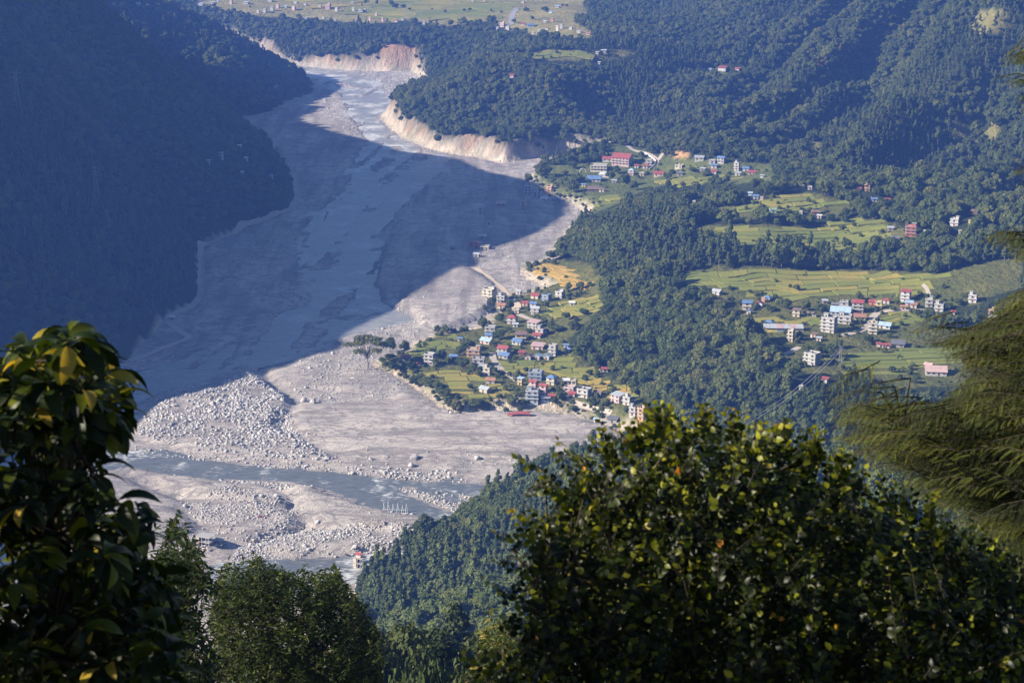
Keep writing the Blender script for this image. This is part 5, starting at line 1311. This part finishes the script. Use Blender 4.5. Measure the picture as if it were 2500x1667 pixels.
g0 = at(120, 1667, 6.0); root = link("broad_leaved_shrub", None, None, (g0[0], 6.0, float(Zat(g0[0], 6.0)))); tag(root, "dark glossy broad-leaved shrub close up at the left edge", "shrub")
main = [np.array([g0[0] - .1, 6.0, float(Zat(g0[0], 6.0)) - .1]), at(110, 1600, 5.95), at(140, 1300, 5.8), at(160, 1050, 5.7), at(168, 850, 5.6)]
segs = [(main, .022, .004)]; Ms, Ps, Ts = [], [], []
for (px, py, d) in cl:
    c = at(px, py, d); k = min(range(len(main)), key=lambda i: np.linalg.norm(main[i] - c) + (0 if main[i][2] < c[2] + .05 else .6)); segs.append((droop(main[k] if px > -45 else at(-520, max(py + 200, 900), 5.9), c, -.02), .005, .0025))
    n_ = r.integers(6, 10); a0 = r.random() * 6.28; th = a0 + np.arange(n_) * 2.4; el = r.uniform(-.5, .75, n_)
    D = np.stack([np.cos(th) * np.cos(el), np.sin(th) * np.cos(el), np.sin(el)], -1); up = np.array([0, 0, 1.0]) + r.normal(size=(n_, 3)) * .45
    Ms.append(frame(D, up) * r.uniform(.7, 1.2, (n_, 1, 1))); Ps.append(c + D * .008 + r.normal(size=(n_, 3)) * .006)
    top = np.clip((1080 - py) / 600, 0, .36); Ts.append(np.clip(r.random(n_) ** 1.6 * .78 + 1.3 * top * r.random(n_) + (r.random(n_) < .08) * .35, 0, 1))  # upper leaves get yellower tints, sunlight put into the leaf colour
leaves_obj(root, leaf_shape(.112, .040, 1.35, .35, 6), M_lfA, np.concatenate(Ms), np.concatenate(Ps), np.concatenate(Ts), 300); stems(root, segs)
# ---- the small-leaved bush filling the lower right
r = np.random.default_rng(5)
POLY_R = [(1335,1260),(1380,1140),(1450,1090),(1500,1085),(1560,1050),(1620,1010),(1660,1045),(1720,1020),(1790,1020),(1830,1065),(1900,1055),(1960,1090),(2025,1085),(2060,1150),(2150,1190),(2280,1240),(2370,1270),(2460,1330),(2540,1350),(2540,1720),(1170,1720),(1230,1600),(1290,1500),(1285,1400),(1330,1330)]
sprays = []
for (x0, y0, x1, y1, d) in [(1401,1247,1317,1155,6.4),(1443,1143,1362,1075,6.5),(1328,1358,1251,1245,6.2),(1300,1390,1209,1369,6.2),(1285,1472,1180,1414,6.1),(1330,1320,1209,1302,6.3),(1330,1150,1246,1110,6.4),(1640,1060,1610,990,6.5),(1700,1070,1725,1005,6.5),(1560,1090,1500,1050,6.5),(1500,1130,1440,1062,6.5),
        (1800,1060,1795,1000,6.6),(1470,1180,1400,1110,6.4),(1960,1120,2010,1065,6.7),(1880,1090,1905,1030,6.7),(1640,1080,1560,1035,6.4),(1240,1620,1165,1580,6.0),(1200,1660,1130,1600,6.0)]: sprays.append((at(x0, y0, d), at(x1, y1, d - .05)))
A = np.concatenate([poly_pts(POLY_R, 1150, r), poly_pts([(1400,1200),(1700,1120),(2050,1180),(2300,1270),(2520,1390),(2520,1720),(1250,1720),(1320,1400)], 1500, r)])
for i, a in enumerate(A):
    d = r.uniform(6.2, 7.2) if i < 1150 else r.uniform(6.9, 8.8); tipp = at(a[0], a[1], d); v = np.array([r.normal() * .10 - .03, r.normal() * .10 - .04, -abs(r.normal()) * .09 - .07]); v *= .22 / np.linalg.norm(v); sprays.append((tipp + v, tipp))
edge_ = [(1330,1330),(1335,1260),(1380,1140),(1450,1090),(1500,1085),(1560,1050),(1620,1010),(1660,1045),(1720,1020),(1790,1020),(1830,1065),(1900,1055),(1960,1090),(2025,1085),(2060,1150),(2150,1190),(2280,1240)]
for i in range(95):                                          # young shoots poking out of the crown
    k = r.integers(0, len(edge_) - 1); t = r.random(); ex, ey = [edge_[k][q] * (1 - t) + edge_[k + 1][q] * t for q in (0, 1)]; a_ = math.radians(r.normal() * 28 - (55 if ex < 1420 else 12 if ex < 1800 else -12)); l_ = r.uniform(5, 75 if ex < 1520 else 45); d = r.uniform(6.2, 7.0)
    sprays.insert(18, (at(ex - math.sin(a_) * 60, ey + math.cos(a_) * 60, d), at(ex + math.sin(a_) * l_, ey - math.cos(a_) * l_, d)))
g0 = at(1750, 1667, 7.2); root = link("round_leaved_bush", None, None, (g0[0], 7.2, float(Zat(g0[0], 7.2)))); tag(root, "large dense bush with small round leaves filling the lower right", "bush")
base = np.array([g0[0], 7.2, float(Zat(g0[0], 7.2)) - .1]); hubs = [at(x, y, d) for x, y, d in ((1500,1400,7),(1700,1300,7.2),(1900,1350,7.4),(2100,1450,7.6),(1350,1580,6.6),(1700,1600,7.2),(2000,1650,7.6),(2300,1600,8))]
segs = [(droop(base, h, .0), .02, .010) for h in hubs]; Ms, Ps, Ts, Od = [], [], [], []
for i, (p0, p1) in enumerate(sprays):
    L = np.linalg.norm(p1 - p0); n_ = int(L / .0155) + 2; t = np.linspace(.08, 1, n_); ax = (p1 - p0) / L; sd = np.cross(ax, np.array([r.normal() * .4, r.normal() * .4 - .5, 1.0])); sd /= np.linalg.norm(sd); nr = np.cross(sd, ax); nr = nr if nr[2] > 0 else -nr
    sg = np.where(np.arange(n_) % 2 == 0, 1, -1)[:, None]; D = sd * sg * .85 + ax * .55 + nr * .15 + r.normal(size=(n_, 3)) * .22; up = nr + r.normal(size=(n_, 3)) * .35
    Ms.append(frame(D, up) * r.uniform(.75, 1.15, (n_, 1, 1)) * (1 - .35 * t[:, None, None] ** 3)); Ps.append(p0 + (p1 - p0) * t[:, None] + np.array([0, 0, -.012]) * (np.sin(t * 3.1))[:, None])
    tn = r.random(n_) ** 2.6 * .55 + (.26 if i < 18 else .14 if i < 113 else 0); tn = np.where(t > .72, tn + .42 * r.random(n_), tn); tn = np.minimum(tn, .9); tn = np.where(r.random(n_) < (.05 if i < 18 else .003), .96 + .04 * r.random(n_), tn); tn[-1] = .965 if i < 18 else tn[-1]  # dark inner leaves and bright tips: shade and sun painted by tint
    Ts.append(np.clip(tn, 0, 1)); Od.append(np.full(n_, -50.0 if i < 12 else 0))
    if i < 700: segs.append(([p0, (p0 + p1) / 2 + np.array([0, 0, .008]), p1], .0015, .0007))
    if i < 18: h = min(hubs, key=lambda q: np.linalg.norm(q - p0)); segs.append((droop(h, p0, .05), .006, .0025))
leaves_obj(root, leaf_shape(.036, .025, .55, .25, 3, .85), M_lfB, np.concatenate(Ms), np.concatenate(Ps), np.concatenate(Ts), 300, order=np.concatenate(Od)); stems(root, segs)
# ---- the feathery tree at the right edge
r = np.random.default_rng(8)
tv, tf = [], []
for i in range(10):
    t = (i + 1) / 11; x = .16 * t; l = .013 * math.sin(math.pi * (t * .8 + .12)) + .004
    for s in (-1, 1):
        b0 = len(tv); tv += [(x, 0, -.03 * t * t), (x + l * .45, s * l * .8, -.03 * t * t + .002), (x + l * .75, s * l, -.03 * t * t - .004), (x + .004, s * .001, -.03 * t * t)]; tf.append((b0, b0 + 1, b0 + 2, b0 + 3))
b0 = len(tv); tv += [(0, .0009, 0), (.16, .0005, -.03), (.16, -.0005, -.03), (0, -.0009, 0)]; tf.append((b0, b0 + 1, b0 + 2, b0 + 3)); FROND = (np.array(tv), np.array(tf))
POLY_F = [(2265,845),(2310,825),(2370,795),(2415,760),(2445,735),(2500,745),(2560,760),(2560,1450),(2430,1420),(2340,1310),(2260,1240),(2150,1185),(2070,1120),(2020,1050),(2020,985),(2080,1010),(2180,1025),(2270,985),(2325,950),(2340,910),(2315,880)]
tips = [(a[0], a[1], r.uniform(10.5, 12.5)) for a in poly_pts(POLY_F, 1250, r)]
for bx in ((2460,140,2540,180),(2430,190,2540,230),(2480,240,2550,280),(2470,420,2550,430),(2490,450,2560,480),(2400,585,2520,600),(2430,600,2530,640),(2470,610,2560,660),(2480,510,2560,540),(2460,130,2500,150),(2010,955,2080,1010),(2225,812,2300,850),(2430,725,2470,790)):
    for k in range(9): t = r.random(); tips.append((bx[0] + (bx[2] - bx[0]) * t + r.normal() * 6, bx[1] + (bx[3] - bx[1]) * t + r.normal() * 6, r.uniform(11, 11.6)))
g0 = at(2700, 1667, 12.0); root = link("feathery_tree", None, None, (g0[0], 12.0, float(Zat(g0[0], 12.0)))); tag(root, "olive green feathery-leaved tree leaning in from the right edge", "tree")
tk = [np.array([g0[0], 12.0, float(Zat(g0[0], 12.0)) - .2]), at(2660, 1300, 12), at(2610, 900, 12), at(2580, 500, 12), at(2570, 150, 11.8)]; lm = [at(x, y, 11.8) for x, y in ((2450,1300),(2350,1150),(2200,1080),(2400,1000),(2350,880),(2480,850),(2500,1150),(2540,220),(2550,450),(2530,620))]
segs = [(tk, .09, .02)] + [(droop(min(tk, key=lambda q: np.linalg.norm(q - l)), l, .08), .03, .010) for l in lm]; Ms, Ps, Ts = [], [], []
for (px, py, d) in tips:
    c = at(px, py, d); h = min(lm, key=lambda q: np.linalg.norm(q - c)); ax = np.array([-1.0 + r.normal() * .25, r.normal() * .35 - .1, r.normal() * .22 - .12]); ax /= np.linalg.norm(ax); Lb = r.uniform(.28, .5) * (.7 if py < 700 else 1)
    p0 = c - ax * Lb; segs.append((droop(p0, c, .03), .004, .0012))
    if r.random() < .3: segs.append((droop(h, p0, .05), .009, .004))
    sd = np.cross(ax, np.array([0, -.15, 1.0]) + r.normal(size=3) * .15); sd /= np.linalg.norm(sd); n_ = int(Lb / .021); t = np.linspace(.05, 1, n_); sg = np.where(np.arange(n_) % 2 == 0, 1, -1)[:, None]
    D = sd * sg * .75 + ax * .7 + np.array([0, 0, -.12]) + r.normal(size=(n_, 3)) * .12
    Ms.append(frame(D, np.array([0, 0, 1.0]) + r.normal(size=(n_, 3)) * .2) * (r.uniform(.55, .85, (n_, 1, 1)) * (1.05 - .5 * t[:, None, None]))); Ps.append(p0 + (c - p0) * t[:, None] + np.array([0, 0, .03]) * np.sin(t * 3.1)[:, None])
    Ts.append(np.clip(r.random() ** 1.5 * .85 + r.normal(size=n_) * .06, 0, .96))
leaves_obj(root, FROND, M_frond, np.concatenate(Ms), np.concatenate(Ps), np.concatenate(Ts), 300, name="frond"); stems(root, segs)
# ---- leafy trees a little further down the slope
def shoot_tree(name, label, cat, poly, d0, d1, nsh, nl, L, W, mat, seed, tips=(), ytone=0.0, trunk=None, single=0, slen=.42):
    r = np.random.default_rng(seed); A = np.concatenate([poly_pts(poly, nsh, r), np.array(list(tips), float).reshape(-1, 2)]); dd = r.uniform(d0, d1, len(A)); cxp = np.mean([p[0] for p in poly]) if trunk is None else trunk; dm = (d0 + d1) / 2; g = at(cxp, 1667, dm)
    zb = float(Zat(g[0], dm)); root = link(name, None, None, (g[0], dm, zb)); tag(root, label, cat); k = dm / 45
    ymax = max(p[1] for p in poly); ymin = min(p[1] for p in poly); spine = [np.array([g[0], dm, zb - .3]), at(cxp, ymax, dm), at(cxp, (ymax + ymin * 2) / 3, dm)]; segs = [(spine, .13 * k, .04 * k)]; hubs = [at(x, y, dm) for x in np.linspace(min(p[0] for p in poly) + 50 * 1, max(p[0] for p in poly) - 50, 4) for y in (ymin + (ymax - ymin) * .35, ymin + (ymax - ymin) * .7)]
    segs += [(droop(spine[1], h, .1), .06 * k, .02 * k) for h in hubs]; Ms, Ps, Ts = [], [], []
    for a, d in zip(A, dd):
        tp_ = at(a[0], a[1], d); ax = np.array([r.normal() * .35, r.normal() * .35, 1.0]); ax /= np.linalg.norm(ax); p0 = tp_ - ax * slen; segs.append(([p0, tp_], .005 * k + .002, .003))
        if r.random() < .25: h = min(hubs, key=lambda q: np.linalg.norm(q - p0)); segs.append((droop(h, p0, -.05), .012 * k, .005 * k))
        t = r.random(nl) ** .8; th = r.random(nl) * 6.28; el = r.uniform(-.5, .9, nl) * (1 - .2 * t) + .25 * t; D = np.stack([np.cos(th) * np.cos(el), np.sin(th) * np.cos(el), np.sin(el)], -1)
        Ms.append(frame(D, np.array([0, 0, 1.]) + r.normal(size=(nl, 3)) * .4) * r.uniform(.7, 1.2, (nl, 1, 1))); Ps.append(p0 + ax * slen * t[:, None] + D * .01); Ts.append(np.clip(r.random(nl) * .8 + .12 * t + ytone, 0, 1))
    leaves_obj(root, leaf_shape(L, W, .7, .3, 3, .8), mat, np.concatenate(Ms), np.concatenate(Ps), np.concatenate(Ts), single); stems(root, segs); return root
POLY_M = [(515,1450),(535,1385),(565,1372),(600,1372),(625,1355),(660,1372),(690,1392),(740,1385),(780,1395),(820,1382),(845,1420),(870,1450),(900,1490),(925,1550),(930,1667),(935,1720),(500,1720),(500,1600),(540,1560),(510,1520)]
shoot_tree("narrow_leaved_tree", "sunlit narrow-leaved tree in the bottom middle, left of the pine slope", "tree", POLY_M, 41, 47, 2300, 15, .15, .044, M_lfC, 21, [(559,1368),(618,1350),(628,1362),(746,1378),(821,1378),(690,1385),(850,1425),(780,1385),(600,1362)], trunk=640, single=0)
shoot_tree("slender_tree", "dark slender tree behind the left shrub with leaves in shade", "tree", [(430,1250),(455,1280),(475,1330),(500,1380),(520,1395),(490,1420),(465,1440),(480,1500),(520,1560),(500,1720),(330,1720),(340,1420),(380,1330),(410,1300)], 23, 26, 420, 14, .135, .045, M_lfC, 22, [(434,1242),(470,1310),(517,1385),(380,1290)], -.15, trunk=420)  # leaf tint lowered, so its shade is partly in the colour
shoot_tree("yellow_lit_shrub", "narrow-leaved shrub with yellow-lit tips at the bottom centre", "shrub", [(1170,1560),(1190,1500),(1215,1490),(1260,1540),(1300,1580),(1320,1720),(1140,1720),(1150,1640)], 24, 27, 130, 14, .13, .036, M_lfC, 23, [(1197,1482),(1180,1530),(1240,1510)], .22, trunk=1230)  # raised leaf tint puts the yellow sunlight into the colour
# ---- the treetops of the slope below the viewpoint
M_broad = m_leafmass("dark_broadleaf_foliage", [(0.1, (0.012, 0.022, 0.005)), (0.5, (0.032, 0.048, 0.009)), (1.0, (0.085, 0.095, 0.02))]); M_pine = m_leafmass("near_pine_needles", [(0.1, (0.018, 0.030, 0.008)), (0.5, (0.045, 0.062, 0.013)), (1.0, (0.10, 0.115, 0.022))])  # darker foliage colours for the trees just below the camera
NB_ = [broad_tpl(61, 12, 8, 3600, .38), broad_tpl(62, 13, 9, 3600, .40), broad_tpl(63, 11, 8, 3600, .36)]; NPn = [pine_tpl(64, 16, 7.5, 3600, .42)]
LB = ["first", "second", "third", "fourth", "fifth", "sixth", "seventh", "eighth", "ninth", "tenth", "eleventh", "twelfth", "thirteenth", "fourteenth"]
NT_ = sorted([(930,1535,190,125,0),(1000,1505,205,135,1),(885,1565,180,100,2),(1062,1525,215,110,0),(1110,1468,330,95,'p'),(1165,1530,210,120,1),(1240,1490,220,130,2),(1320,1500,210,140,0),(1055,1600,150,130,2),(965,1605,145,120,1),(1130,1600,150,120,0),(1030,1560,180,110,0),(1190,1560,240,100,'p')], key=lambda q: q[0])
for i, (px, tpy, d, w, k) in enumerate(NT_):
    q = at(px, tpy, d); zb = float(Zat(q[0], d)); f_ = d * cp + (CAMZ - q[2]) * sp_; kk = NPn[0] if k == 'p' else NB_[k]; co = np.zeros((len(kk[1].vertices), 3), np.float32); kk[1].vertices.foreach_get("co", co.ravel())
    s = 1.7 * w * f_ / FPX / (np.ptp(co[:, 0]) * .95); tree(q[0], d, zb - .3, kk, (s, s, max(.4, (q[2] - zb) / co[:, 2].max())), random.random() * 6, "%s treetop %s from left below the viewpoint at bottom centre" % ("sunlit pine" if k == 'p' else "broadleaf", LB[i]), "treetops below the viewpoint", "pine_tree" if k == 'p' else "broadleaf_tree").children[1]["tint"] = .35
